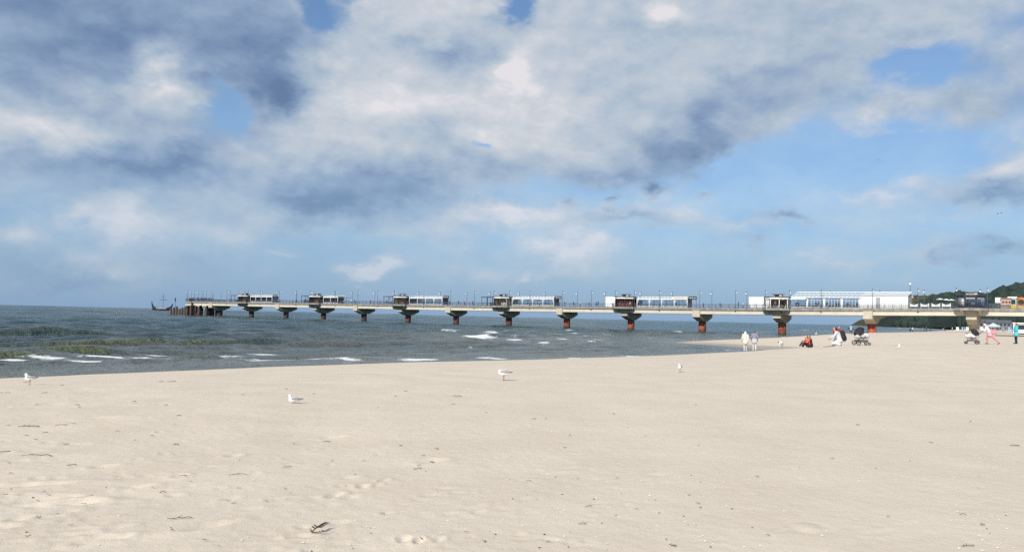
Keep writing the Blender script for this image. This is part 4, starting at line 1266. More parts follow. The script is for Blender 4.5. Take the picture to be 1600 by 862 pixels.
def plant(co, n, r0, r1, seed, fmin=0.0, lift=.35, skirt=0):
    rs_ = np.random.RandomState(seed); ny, nx, _ = co.shape
    pts, rad = [], []
    while len(pts) < n:
        a = fmin + (25 - fmin) * rs_.rand(); j = min(int(a), ny - 2); fj = a - j
        b_ = rs_.rand() * (nx - 1.001); i = int(b_); fi = b_ - i
        p = (co[j, i] * (1 - fi) + co[j, i + 1] * fi) * (1 - fj) + (co[j + 1, i] * (1 - fi) + co[j + 1, i + 1] * fi) * fj
        r_ = rs_.uniform(r0, r1) if rs_.rand() < .4 else rs_.uniform(2.4, 4.6)
        pts.append(p + np.array([0, 0, r_ * (lift + .5 * rs_.rand() ** 3) - 2 + (3.5 * rs_.rand() if r_ < 4.5 else 0)])); rad.append(r_)
    for _ in range(skirt):                            # scrub at the foot of the slope
        i = rs_.randint(0, nx - 1); j = rs_.randint(0, 5); r_ = rs_.uniform(1.6, 3.6)
        pts.append(co[j, i] + np.array([rs_.uniform(-8, 8), rs_.uniform(-25, 10), r_ * .2])); rad.append(r_)
    return pts, rad

cA = hill('cliff_headland', [(1350, 509.5), (1357, 507.5), (1363, 500), (1370, 491), (1385, 479), (1400, 472.5), (1419, 469), (1435, 467), (1450, 468), (1480, 464)], 2300, 0.5, 260, SCRUB)
clumps('scrub_wood', *plant(cA, 2600, 5, 10, 1), LEAF_PALE, 'olive brown scrub covering the far sea cliff, seen under the pier', 1)
cB = hill('wooded_hill', [(1398, 508), (1420, 492), (1435, 478), (1447, 470), (1465, 465.5), (1490, 462), (1500, 463.5), (1520, 465), (1560, 466), (1610, 466)], 1700, 0.5, 330, SOIL, 2.5)
clumps('forest', *plant(cB, 4200, 5, 9.5, 2, skirt=900), LEAF_DARK, 'dark forest on the middle hill behind the white benches', 2)
cC = hill('wooded_ridge', [(1490, 506), (1510, 484), (1528, 468), (1539, 462.5), (1550, 457.5), (1575, 450), (1600, 446), (1640, 440), (1700, 436), (1800, 440), (2000, 450)], 1150, 4, 330, SOIL, 5.5)
clumps('forest', *plant(cC, 4200, 5, 8, 3, skirt=900), LEAF_DARK, 'dark forest on the near ridge at the right edge', 3)

# lower belt of trees behind the far beach
rs_ = np.random.RandomState(4); pts, rad = [], []
for i in range(620):
    px = rs_.uniform(1395, 1680); Y = rs_.uniform(640, 760)
    x = (px - 800) / FPX * Y
    r_ = rs_.uniform(3, 6.5)
    pts.append((x, Y, 3.0 + rs_.rand() * 4 + (px - 1395) / 300 * 5)); rad.append(r_)
pts = [p for p in pts if signed_dist(np.array([p[0]]), np.array([p[1]]))[0] > 60]; rad = rad[:len(pts)]
clumps('shore_wood', pts, rad, LEAF_DARK, 'belt of dark trees behind the far beach, under the pier', 4)

# ------------------------------------------------------------------ houses and huts behind the far beach
HW1 = mat('grey_render', (.15, .16, .19), .8, vary=.1); HROOF = mat('slate_roof', (.10, .11, .13), .8, vary=.15)
for i, (px, Y, w, h, lab) in enumerate(((1538, 560, 17, 7.2, 'long grey house with window rows under the pier deck, left one'), (1562, 545, 15, 6.8, 'long grey house with window rows under the pier deck, right one'))):
    x = (px - 800) / FPX * Y
    z = ground1(x, Y)
    r = empty('beach_house', (x, Y, z), -.35, lab, 'house')
    MB().box(-w / 2, w / 2, 0, 8, -1, h - 2).build('wall', [HW1], r)
    MB().prism([(-w / 2 - .5, -.6, h - 2 + .003), (w / 2 + .5, -.6, h - 2 + .003), (w / 2 + .5, 8.6, h - 2 + .003), (-w / 2 - .5, 8.6, h - 2 + .003)], [(-w / 2, 3.6, h), (w / 2, 3.6, h), (w / 2, 4.4, h), (-w / 2, 4.4, h)]).build('roof', [HROOF], r)
    for row in range(2):
        for j in range(6):
            xx = -w / 2 + 1.2 + j * (w - 2.4) / 5.6
            wn_ = MB().box(xx, xx + 1.3, -.06, .0 - .003, .6 + row * 2.3, 1.9 + row * 2.3).build('window', [GLASS_D], r)
            MB().box(xx - .1, xx + 1.4, -.12, -.063, .45 + row * 2.3, .58 + row * 2.3).build('sill', [ROOFG], wn_)

# pale tent roof and white beach bar on the sand at the right
def sand_at(px, Y):
    x = (px - 800) / FPX * Y
    return Vector((x, Y, ground1(x, Y)))
TENT = mat('mint_canvas', (.50, .60, .56), .8, vary=.08)
p = sand_at(1553, 330)
r = empty('beach_tent', p, -.3, 'pale green canvas tent roof on the far beach beneath the pier', 'tent')
MB().ngon(0, 0, 2.6, 2.0, 3.3, 8, .15).build('canvas_roof', [TENT], r)
MB().ngon(0, 0, 2.62, 1.7, 1.997, 8).build('valance', [TENT], r)
for i in range(4): MB().tube([(2.3 * math.cos(i * 1.57 + .4), 2.3 * math.sin(i * 1.57 + .4), 0), (2.3 * math.cos(i * 1.57 + .4), 2.3 * math.sin(i * 1.57 + .4), 1.7)], .06, 5).build('pole', [DARK], r)
p = sand_at(1602, 165)
r = empty('beach_bar', p, -.55, 'white beach bar cabin at the right edge behind the person in turquoise', 'beach bar')
BLU = mat('blue_panel', (.25, .32, .45), .6)
MB().box(-2.0, 2.0, -1.2, 1.2, .0, 2.2).build('wall', [WHITE], r)
MB().box(-2.1, 2.1, -1.35, 1.3, 2.203, 2.36).build('roof', [WHITE], r)
MB().box(-1.7, .2, -1.26, -1.203, 1.0, 1.9).build('hatch', [GLASS_D], r)
MB().box(-1.9, 1.9, -1.30, -1.203, .0, .28).build('plinth', [DARK], r)
MB().box(.5, 1.6, -1.24, -1.203, .9, 1.8).build('poster', [BLU], r)
mb = MB(); lettering(mb, -1.8, 1.8, 1.97, 2.12, 0, 16)
o = mb.build('sign_lettering', [DARK], r); o.location = (0, -1.226, 0)
# low dark boards added to draw the dark edge behind the sand crest
p0_, p1_ = sand_at(1556, 120), sand_at(1640, 118)
r = empty('dark_strip', p0_, 0, 'long low dark strip added across the sand right of the running person', 'dark strip')
n = 12
for i in range(n):
    a = Vector((p1_.x - p0_.x, p1_.y - p0_.y)) * (i / n); b2 = Vector((p1_.x - p0_.x, p1_.y - p0_.y)) * ((i + .97) / n)
    za, zb = ground1(p0_.x + a.x, p0_.y + a.y) - p0_.z, ground1(p0_.x + b2.x, p0_.y + b2.y) - p0_.z
    MB().prism([(a.x, a.y, za - .1), (b2.x, b2.y, zb - .1), (b2.x, b2.y + .08, zb - .1), (a.x, a.y + .08, za - .1)], [(a.x, a.y, za + .16), (b2.x, b2.y, zb + .16), (b2.x, b2.y + .08, zb + .16), (a.x, a.y + .08, za + .16)]).build('board', [WOOD], r)
# beach parasols and wicker beach chairs far along the sand
cols = [('white', WHITE), ('pale blue', mat('pale_blue_canvas', (.35, .48, .62), .8)), ('white', WHITE), ('grey', ROOFG)]
for i, (px, Y) in enumerate(((1497, 420), (1506, 400), (1535, 350), (1569, 300), (1513, 380), (1580, 260))):
    p = sand_at(px, Y)
    r = empty('wicker_beach_chair', p, -.4 + .2 * i, f'small hooded pale beach chair on the far sand, {ORD[i]} of the far six', 'beach chair', 'beach chairs on the far beach')
    cm = cols[i % 4][1]
    MB().box(-.6, .6, -.5, .4, .05, .5).build('seat', [cm], r)
    MB().prism([(-.62, .15, .5), (.62, .15, .5), (.62, .55, .5), (-.62, .55, .5)], [(-.62, -.1, 1.6), (.62, -.1, 1.6), (.62, .45, 1.6), (-.62, .45, 1.6)]).build('hood', [cm], r)
    for sx in (-.62, .54): MB().box(sx, sx + .08, -.5, .14, .503, .95).build('arm_rest', [cm], r)
# ------------------------------------------------------------------ bodies: one continuous surface grown round a posed skeleton
def grow(prims, voxel, blend):
    """prims: (a, b, ra, rb, part). Smooth union of tapered limbs, meshed with surface nets. Returns verts, quads, part per quad"""
    A_ = np.array([p[0] for p in prims], float); B_ = np.array([p[1] for p in prims], float)
    ra = np.array([p[2] for p in prims]); rb = np.array([p[3] for p in prims])
    rm = max(ra.max(), rb.max()) + 3 * voxel
    lo = np.minimum(A_, B_).min(0) - rm; hi = np.maximum(A_, B_).max(0) + rm
    n = np.ceil((hi - lo) / voxel).astype(int) + 1
    ax = [lo[i] + voxel * np.arange(n[i]) for i in range(3)]
    G = np.stack(np.meshgrid(*ax, indexing='ij'), -1)
    def dist(P, i):
        ba = B_[i] - A_[i]; d2 = max(ba @ ba, 1e-9)
        t = np.clip(((P - A_[i]) @ ba) / d2, 0, 1)
        return np.linalg.norm(P - A_[i] - t[..., None] * ba, axis=-1) - (ra[i] + (rb[i] - ra[i]) * t)
    acc = np.full(tuple(n), 1.0)
    for i in range(len(prims)):
        m_ = max(ra[i], rb[i]) + blend + 2.5 * voxel
        w0 = np.maximum(np.floor((np.minimum(A_[i], B_[i]) - m_ - lo) / voxel).astype(int), 0); w1 = np.minimum(np.ceil((np.maximum(A_[i], B_[i]) + m_ - lo) / voxel).astype(int) + 1, n)
        sl = tuple(slice(w0[j], w1[j]) for j in range(3))
        d = dist(G[sl], i); c0 = acc[sl]
        h = np.clip(0.5 + 0.5 * (c0 - d) / blend, 0, 1)
        acc[sl] = c0 * (1 - h) + d * h - blend * h * (1 - h)
    ins = acc < 0
    c = [ins[dx_:n[0] - 1 + dx_, dy_:n[1] - 1 + dy_, dz_:n[2] - 1 + dz_] for dx_ in (0, 1) for dy_ in (0, 1) for dz_ in (0, 1)]
    tot = sum(x.astype(int) for x in c)
    cell = (tot > 0) & (tot < 8)
    idx = np.full(cell.shape, -1); ii = np.argwhere(cell); idx[cell] = np.arange(len(ii))
    pos = np.zeros((len(ii), 3)); cnt = np.zeros(len(ii))
    corners = np.array([(x, y, z) for x in (0, 1) for y in (0, 1) for z in (0, 1)])
    for a in range(8):
        for b_ in range(a + 1, 8):
            if np.abs(corners[a] - corners[b_]).sum() != 1: continue
            pa = ii + corners[a]; pb = ii + corners[b_]
            va = acc[pa[:, 0], pa[:, 1], pa[:, 2]]; vb = acc[pb[:, 0], pb[:, 1], pb[:, 2]]
            m = (va < 0) != (vb < 0)
            t = np.where(m, va / np.where(m, va - vb, 1), 0)[:, None]
            pos += np.where(m[:, None], pa + (pb - pa) * t, 0); cnt += m
    pos = lo + voxel * pos / cnt[:, None]
    quads = []
    for axis in range(3):
        o1, o2 = [(1, 2), (2, 0), (0, 1)][axis]
        sl0 = [slice(None)] * 3; sl1 = [slice(None)] * 3
        sl0[axis] = slice(0, -1); sl1[axis] = slice(1, None)
        s0_, s1_ = ins[tuple(sl0)], ins[tuple(sl1)]
        for want, flip in ((s0_ & ~s1_, False), (~s0_ & s1_, True)):
            e = np.argwhere(want)
            if len(e) == 0: continue
            u1 = np.zeros(3, int); u1[o1] = 1; u2 = np.zeros(3, int); u2[o2] = 1
            q = np.stack([idx[tuple((e - u1 - u2).T)], idx[tuple((e - u2).T)], idx[tuple(e.T)], idx[tuple((e - u1).T)]], -1)
            quads.append(q[:, ::-1] if flip else q)
    quads = np.concatenate(quads); quads = quads[(quads >= 0).all(1)]
    ctr = pos[quads].mean(1)
    D = np.stack([dist(ctr, i) for i in range(len(prims))], 1)
    return pos, quads, D.argmin(1)

CLOTH = {}
def cloth(rgb, rough=.85):
    key = tuple(round(c, 3) for c in rgb)
    if key not in CLOTH: CLOTH[key] = mat(f'cloth_{len(CLOTH)}', rgb, rough, vary=.10, scale=9, bump=.25, bscale=22)
    return CLOTH[key]
SKIN = mat('skin', (.50, .30, .21), .55, vary=.05)
SHOE = mat('shoe', (.06, .05, .045), .7)
HAIRS = {'dark': mat('dark_hair', (.03, .022, .018), .6), 'brown': mat('brown_hair', (.13, .08, .05), .6), 'fair': mat('fair_hair', (.40, .30, .18), .6), 'grey': mat('grey_hair', (.42, .41, .40), .6), 'white': mat('white_hair', (.7, .69, .66), .6)}

def pose(**kw):
    """standing adult, 1.70 m, facing +y; x is the person's right"""
    J = dict(pelvis=(0, 0, .93), chest=(0, .0, 1.30), neck=(0, .01, 1.44), head=(0, .03, 1.57),
             shR=(.18, 0, 1.38), elR=(.23, -.02, 1.12), haR=(.22, .08, .88), shL=(-.18, 0, 1.38), elL=(-.23, -.02, 1.12), haL=(-.22, .08, .88),
             hiR=(.09, 0, .90), knR=(.10, .03, .50), anR=(.10, 0, .08), toR=(.11, .15, .04), hiL=(-.09, 0, .90), knL=(-.10, .03, .50), anL=(-.10, 0, .08), toL=(-.11, .15, .04))
    J.update(kw)
    return {k: np.array(v, float) for k, v in J.items()}

def body_prims(J, fat=1.0, long_top=False, hood=False, bare_legs=False, puffy=0.0):
    f = fat
    P = [(J['pelvis'], J['chest'], .125 * f, .135 * f + puffy, 'top'), (J['hiR'], J['hiL'], .105 * f, .105 * f, 'legs'),
         (J['shR'], J['shL'], .075 * f + puffy, .075 * f + puffy, 'top'), (J['chest'] * .6 + J['shR'] * .4, J['pelvis'] * .5 + J['hiR'] * .5, .095 * f + puffy, .10 * f + puffy, 'top'), (J['chest'] * .6 + J['shL'] * .4, J['pelvis'] * .5 + J['hiL'] * .5, .095 * f + puffy, .10 * f + puffy, 'top'),
         (J['neck'] - (J['neck'] - J['chest']) * .3, J['neck'] + (J['head'] - J['neck']) * .5, .058, .052, 'skin' if not hood else 'top')]
    up = J['head'] - J['neck']; up = up / np.linalg.norm(up)
    P.append((J['head'] - up * .035, J['head'] + up * .045, .078, .088, 'skin' if not hood else 'hood'))
    P.append((J['head'] + np.array([0, .085, 0]) * 1.0 - up * .02, J['head'] + np.array([0, .10, 0]) - up * .03, .016, .014, 'skin'))          # nose
    for sx in (-1, 1): P.append((J['head'] + np.array([sx * .082, 0, 0]), J['head'] + np.array([sx * .088, -.01, .01]), .018, .016, 'skin' if not hood else 'hood'))
    if hood: P.append((J['head'] + np.array([0, -.04, .0]), J['neck'] + np.array([0, -.06, .02]), .115, .11, 'hood'))
    for s in 'RL':
        P += [(J['sh' + s], J['el' + s], .058 * f + puffy, .047 * f + puffy, 'top'), (J['el' + s], J['ha' + s], .045 * f + puffy, .031 * f + puffy * .7, 'sleeve')]
        d = J['ha' + s] - J['el' + s]; d = d / np.linalg.norm(d)
        P.append((J['ha' + s] + d * .015, J['ha' + s] + d * .075, .028, .026, 'skin'))
        P += [(J['hi' + s], J['kn' + s], .092 * f, .062 * f, 'legs'), (J['kn' + s], J['an' + s], .058 * f, .043 * f, 'shin'), (J['an' + s] - np.array([0, .03, .02]), J['to' + s], .042, .034, 'shoe')]
    if long_top:
        dn = J['pelvis'] + np.array([0, 0, -.16])
        P += [(J['pelvis'], dn, .15 * f, .19 * f, 'hem'), (J['pelvis'] + np.array([.06, 0, 0]), dn + np.array([.08, 0, 0]), .13 * f, .15 * f, 'hem'), (J['pelvis'] - np.array([.06, 0, 0]), dn - np.array([.08, 0, 0]), .13 * f, .15 * f, 'hem')]
    return P

def finger_geo(J):
    """five short fingers of unequal length on each hand"""
    mb = MB()
    for s in 'RL':
        d = J['ha' + s] - J['el' + s]; d = Vector(d / np.linalg.norm(d)); w = Vector(J['ha' + s]) + d * .08
        side = d.cross(Vector((1, 0, 0)) if abs(d.x) < .8 else Vector((0, 1, 0))).normalized(); curl = d.cross(side)
        for i, L in enumerate((.062, .078, .072, .058)):
            o = w + side * (.030 - .02 * i)
            mb.tube([o - d * .015, o + d * L * .5 + curl * .006, o + d * L + curl * .022], [.010, .009, .007], 5)
        t0 = w - d * .06 + side * .024
        mb.tube([t0, t0 + side * .028 + d * .025, t0 + side * .030 + d * .055], [.011, .010, .008], 5)
    return mb

def make_person_mesh(J, colours, voxel=.019, blend=.03, extra=(), hair=None, **kw):
    prims = body_prims(J, **kw) + list(extra)
    pos, quads, lab = grow(prims, voxel, blend)
    slots, mi = [], []
    look = {}
    for p in prims:
        nm = p[4]
        c = colours.get(nm)
        if c is None: c = {'sleeve': colours.get('top'), 'shin': colours.get('legs'), 'hood': colours.get('top'), 'hem': colours.get('top')}.get(nm)
        m = SKIN if nm == 'skin' or c == 'skin' else (SHOE if nm == 'shoe' and c is None else cloth(c))
        if m not in slots: slots.append(m)
        mi.append(slots.index(m))
    mi = np.array(mi)[lab]
    v = pos.tolist(); f = quads.tolist(); mi = mi.tolist()
    fg = finger_geo(J)
    if SKIN not in slots: slots.append(SKIN)
    sk = slots.index(SKIN); base = len(v)
    v += fg.v; f += [[i + base for i in q] for q in fg.f]; mi += [sk] * len(fg.f)
    me = bpy.data.meshes.new('body'); me.from_pydata(v, [], f)
    add_mats(me, slots); me.polygons.foreach_set('material_index', mi); me.polygons.foreach_set('use_smooth', [True] * len(f)); me.update()
    hm = None
    if hair:
        up = J['head'] - J['neck']; up = up / np.linalg.norm(up)
        h0 = J['head'] + up * .03 + np.array([0, -.022, 0])
        hp = [(h0, h0 + np.array([0, -.01, .02]), .094, .088, 'h'), (h0 + np.array([0, -.035, -.02]), J['neck'] + np.array([0, -.055, .07 if hair[1] == 'short' else .0]), .075, .055, 'h')]
        hp_, hq, _ = grow(hp, .018, .03)
        hm = bpy.data.meshes.new('hair'); hm.from_pydata(hp_.tolist(), [], hq.tolist()); hm.materials.append(HAIRS[hair[0]]); hm.polygons.foreach_set('use_smooth', [True] * len(hq)); hm.update()
    return me, hm

def person(loc, face, label, J, colours, scale=1.0, group=None, **kw):
    """face: bearing the person looks towards, degrees clockwise from straight ahead of the camera"""
    me, hm = make_person_mesh(J, colours, **kw)
    o = link_mesh('person', me)
    o.location = loc; o.rotation_euler = (0, 0, -R(face)); o.scale = (scale,) * 3
    tag(o, label, 'person', group)
    if hm: link_mesh('hair', hm, o)
    return o

WALK = dict(knR=(.09, .12, .50), anR=(.09, .14, .09), toR=(.10, .29, .06), knL=(-.09, .02, .50), anL=(-.09, -.20, .13), toL=(-.10, -.08, .05), elR=(.25, -.08, 1.13), haR=(.25, -.04, .88), elL=(-.25, .03, 1.12), haL=(-.24, .16, .90))
def stand_at(px, Y):
    """on the sand, at distance Y, on the bearing of a place on the photograph"""
    d = ray(px, 540); x = d.x / d.y * Y
    return Vector((x, Y, ground1(x, Y)))
# two walkers with their backs to us
person(stand_at(1164.5, 69.6), 14, 'person in white hooded jacket and cream trousers walking beside the inlet', pose(**WALK), dict(top=(.60, .60, .55), legs=(.52, .49, .44), hem=(.58, .57, .51), shoe=(.6, .58, .55)), long_top=True, hood=True, puffy=.025, fat=1.08)
person(stand_at(1178.8, 70), 10, 'person in purple-grey top with pale jacket round the waist and white trousers', pose(**{**WALK, 'knR': WALK['knL'] * np.array([-1, 1, 1]), 'anR': np.array(WALK['anL']) * [-1, 1, 1], 'toR': np.array(WALK['toL']) * [-1, 1, 1], 'knL': np.array(WALK['knR']) * [-1, 1, 1], 'anL': np.array(WALK['anR']) * [-1, 1, 1], 'toL': np.array(WALK['toR']) * [-1, 1, 1]}) if False else pose(**{k: WALK[k] for k in ('elR', 'haR', 'elL', 'haL')}, knL=(-.09, .10, .50), anL=(-.09, .10, .09), toL=(-.10, .25, .06), knR=(.09, .02, .50), anR=(.09, -.16, .12), toR=(.10, -.04, .05)),
       dict(top=(.26, .25, .36), sleeve=(.16, .15, .20), legs=(.60, .57, .56), hem=(.48, .46, .50), shoe=(.5, .5, .5)), long_top=True, hair=('brown', 'short'), fat=1.05, scale=1.04)
# toddler bending down
TB = pose(pelvis=(0, -.05, .92), chest=(0, .26, 1.10), neck=(0, .38, 1.13), head=(0, .52, 1.10), shR=(.17, .30, 1.10), elR=(.2, .34, .86), haR=(.16, .48, .66), shL=(-.17, .30, 1.10), elL=(-.2, .34, .86), haL=(-.16, .48, .66), hiR=(.1, -.05, .90), hiL=(-.1, -.05, .90), knR=(.12, .04, .5), knL=(-.12, -.02, .5), anL=(-.13, -.22, .08), toL=(-.14, -.08, .04))
person(stand_at(1222, 68), -75, 'toddler in white top and grey trousers bending down on the wet sand', TB, dict(top=(.76, .74, .66), legs=(.30, .29, .27)), hair=('dark', 'short'), scale=.56, fat=1.25)
# two seated on the sand in red
SIT = pose(pelvis=(0, 0, .14), chest=(0, .10, .50), neck=(0, .15, .64), head=(0, .19, .77), shR=(.18, .10, .58), elR=(.26, .28, .40), haR=(.14, .46, .42), shL=(-.18, .10, .58), elL=(-.26, .28, .40), haL=(-.14, .46, .42),
           hiR=(.1, .02, .13), knR=(.14, .40, .44), anR=(.13, .68, .10), toR=(.14, .84, .05), hiL=(-.1, .02, .13), knL=(-.14, .40, .44), anL=(-.13, .68, .10), toL=(-.14, .84, .05))
person(stand_at(1263.5, 60), -105, 'person in coral red jacket sitting on the sand hugging the knees', SIT, dict(top=(.62, .13, .09), legs=(.05, .02, .02), shoe=(.6, .58, .5)), hair=('dark', 'short'), fat=1.1)
person(stand_at(1267.5, 60.6), -95, 'person in dark maroon jacket sitting just behind the coral red one', SIT, dict(top=(.10, .015, .02), legs=(.03, .02, .02)), hair=('brown', 'short'), fat=1.1)
# squatting person in white
SQ = pose(pelvis=(0, -.12, .30), chest=(0, .06, .66), neck=(0, .12, .79), head=(0, .18, .90), shR=(.19, .08, .74), elR=(.28, .24, .50), haR=(.16, .42, .40), shL=(-.19, .08, .74), elL=(-.28, .24, .50), haL=(-.16, .42, .40),
          hiR=(.1, -.10, .30), knR=(.17, .36, .46), anR=(.15, .16, .09), toR=(.17, .32, .04), hiL=(-.1, -.10, .30), knL=(-.17, .30, .14), anL=(-.15, -.12, .10), toL=(-.15, -.14, .04))
pq = stand_at(1310, 51.5)
person(pq, -62, 'person in white hooded top and white trousers squatting left of the black pushchair', SQ, dict(top=(.60, .61, .64), legs=(.62, .60, .60), shoe=(.06, .05, .05)), hair=('dark', 'long'), fat=1.22, scale=1.12)
BAG = mat('black_fabric', (.014, .014, .017), .8)
r = empty('backpack', pq, R(62), 'black backpack worn by the squatting person in white', 'backpack')
bp, bq, _ = grow([((0, -.14, .42), (0, -.06, .76), .15, .12, 0), ((.10, -.14, .42), (.09, -.06, .74), .10, .10, 0), ((-.10, -.14, .42), (-.09, -.06, .74), .10, .10, 0)], .025, .04)
bp = bp * 1.12 + np.array([0, -.17, .0])
me = bpy.data.meshes.new('bag_body'); me.from_pydata(bp.tolist(), [], bq.tolist()); me.materials.append(BAG); me.polygons.foreach_set('use_smooth', [True] * len(bq)); link_mesh('bag_body', me, r)
for sx in (-.13, .13): MB().tube([(sx, -.18, .92), (sx, .02, .97), (sx * 1.1, .17, .86), (sx * 1.2, .10, .62), (sx, -.12, .5)], .018, 5).build('strap', [BAG], r)

# ------------------------------------------------------------------ pushchairs
CHROME = mat('pushchair_frame', (.22, .22, .23), .35, .8); TYRE = mat('tyre', (.02, .02, .02), .8); BASK = mat('grey_basket', (.16, .14, .15), .8); PALE = mat('pale_lining', (.62, .62, .60), .8)
def wheel(r, x, y, rad, w=.05):
    o = MB().tube([(x, y + rad * .86 * math.cos(a), rad + rad * .86 * math.sin(a)) for a in [2 * math.pi * i / 16 for i in range(16)]], rad * .16, 6, closed=True).build('wheel', [TYRE], r, True)
    mb = MB()
    for i in range(5):
        a = 2 * math.pi * i / 5
        mb.tube([(x, y, rad), (x, y + rad * .8 * math.cos(a), rad + rad * .8 * math.sin(a))], .012, 4)
    mb.ngon(x, y, .04, rad - .03, rad + .03, 8)
    mb.build('rim', [CHROME], o)
def pushchair(loc, rz, label, pale):
    """faces +y, handle at -y"""
    r = empty('pushchair', loc, rz, label, 'pushchair')
    for sx in (-.27, .27): wheel(r, sx, -.30, .16)
    for sx in (-.20, .20): wheel(r, sx, .46, .11)
    for sx in (-.26, .26):
        MB().tube([(sx, .46, .12), (sx, .05, .38), (sx, -.45, .80), (sx, -.68, 1.03)], .018, 6).build('side_tube', [CHROME], r)
        MB().tube([(sx, -.30, .17), (sx, .0, .36), (sx, .18, .62)], .018, 6).build('rear_strut', [CHROME], r)
    MB().tube([(-.27, -.66, 1.02), (-.2, -.76, 1.08), (.2, -.76, 1.08), (.27, -.66, 1.02)], .024, 6).build('handle', [TYRE], r)
    MB().prism([(-.24, -.22, .20), (.24, -.22, .20), (.24, .34, .20), (-.24, .34, .20)], [(-.27, -.30, .36), (.27, -.30, .36), (.27, .38, .36), (-.27, .38, .36)]).build('basket', [BASK], r)
    pos, q, _ = grow([((0, -.22, .60), (0, .40, .60), .20, .17, 0), ((.07, -.22, .62), (.07, .36, .62), .18, .15, 0), ((-.07, -.22, .62), (-.07, .36, .62), .18, .15, 0)], .03, .05)
    me = bpy.data.meshes.new('seat_shell'); me.from_pydata(pos.tolist(), [], q.tolist()); me.materials.append(PALE if pale else BAG); me.polygons.foreach_set('use_smooth', [True] * len(q)); link_mesh('seat_shell', me, r)
    # folding hood: a round shell of bows
    v, f = [], []
    na, nb_ = 9, 9
    for i in range(na):
        a = R(-35 + 150 * i / (na - 1))
        for j in range(nb_):
            b_ = R(-90 + 180 * j / (nb_ - 1))
            rr = .43
            v.append((.30 * math.sin(b_), -.02 - rr * math.cos(b_) * math.sin(R(90) - a) * -1 * -1, .74 + rr * math.cos(b_) * math.cos(R(90) - a) + .0))
    for i in range(na - 1):
        for j in range(nb_ - 1): f.append([i * nb_ + j, i * nb_ + j + 1, (i + 1) * nb_ + j + 1, (i + 1) * nb_ + j])
    o = MB().add(v, f).build('hood', [BAG], r, True)
    so = o.modifiers.new('thickness', 'SOLIDIFY'); so.thickness = .025
    MB().tube([(-.22, .34, .80), (-.1, .44, .84), (.1, .44, .84), (.22, .34, .80)], .02, 6).build('bumper_bar', [TYRE], r)
    return r
pushchair(stand_at(1345, 52.5), R(-82), 'black hooded pushchair parked alone on the sand', True)

# ------------------------------------------------------------------ people farther off
stand = pose(); walk = pose(**WALK)
def far_person(px, py, face, label, cols_, J=None, group=None, scale=1.0, loc=None, **kw):
    return person(loc if loc is not None else on_sand(px, py), face, label, J or stand, cols_, scale, group, voxel=.03, blend=.035, **kw)
def by_water(px, feet_y, top_y, h=1.7):
    """stand a person of height h so that the figure spans feet_y to top_y"""
    Y = h * FPX / (feet_y - top_y)
    d = ray(px, feet_y); x = d.x / d.y * Y
    return Vector((x, Y, ground1(x, Y)))
far_person(0, 0, -160, 'person in red jacket and dark cap by the water, left of the red pair', dict(top=(.45, .035, .05), legs=(.03, .03, .04)), loc=by_water(1303.8, 527.5, 509), hair=('dark', 'short'))
far_person(0, 0, 170, 'white-haired person in red jacket by the water, right of the red pair', dict(top=(.42, .03, .06), legs=(.03, .03, .04)), loc=by_water(1311, 527.5, 509), hair=('white', 'short'))
far_person(0, 0, -100, 'child in navy and white by the water behind the pushchair handle', dict(top=(.08, .09, .18), legs=(.5, .5, .55)), J=walk, loc=by_water(1319.5, 526.5, 513, 1.15), scale=.68, hair=('dark', 'short'))
far_person(0, 0, 60, 'person in pale blue-white jacket by the water left of the pushchair', dict(top=(.66, .70, .76), legs=(.05, .05, .07)), J=walk, loc=by_water(1329.5, 526, 512.5, 1.35), scale=.8, hair=('grey', 'short'))
# running person in white and pink, pushing a pushchair
RUN = pose(pelvis=(0, -.02, .88), chest=(0, .20, 1.22), neck=(0, .28, 1.34), head=(0, .35, 1.45), shR=(.18, .22, 1.28), elR=(.22, .36, 1.05), haR=(.18, .60, 1.05), shL=(-.18, .22, 1.28), elL=(-.22, .36, 1.05), haL=(-.18, .60, 1.05),
           hiR=(.09, -.02, .86), knR=(.10, .18, .50), anR=(.10, .14, .09), toR=(.10, .28, .05), hiL=(-.09, -.02, .86), knL=(-.10, -.26, .48), anL=(-.10, -.60, .14), toL=(-.10, -.52, .03))
pr = stand_at(1546.5, 63)
person(pr, -68, 'person in white jacket and pink trousers striding left behind a pushchair', RUN, dict(top=(.76, .74, .78), legs=(.66, .26, .26), shin=(.60, .22, .22), hem=(.70, .38, .42), shoe=(.05, .05, .05)), hair=('white', 'short'), long_top=True, fat=1.12)
d_ = Vector((math.sin(R(-68)), math.cos(R(-68))))
pp = Vector((pr.x + d_.x * 1.15, pr.y + d_.y * 1.15)); pushchair((pp.x, pp.y, ground1(pp.x, pp.y)), R(68), 'pale pushchair with black hood pushed by the person in pink trousers', True)
PINK = mat('pink_fabric', (.62, .25, .27), .8)
rb_ = empty('shoulder_bag', (pr.x - d_.x * .14 + .06, pr.y - d_.y * .14 - .16, pr.z), R(68), 'pink shoulder bag hanging behind the striding person', 'bag')
bp, bq, _ = grow([((-.04, -.1, .86), (-.04, .12, .86), .10, .10, 0), ((-.04, -.1, 1.0), (-.04, .12, 1.0), .08, .08, 0)], .025, .05)
me = bpy.data.meshes.new('bag_body'); me.from_pydata(bp.tolist(), [], bq.tolist()); me.materials.append(PINK); me.polygons.foreach_set('use_smooth', [True] * len(bq)); link_mesh('bag_body', me, rb_)
MB().tube([(-.04, -.1, 1.04), (.0, .10, 1.38), (-.02, .22, 1.36), (-.04, .12, 1.04)], .015, 5).build('strap', [PINK], rb_)
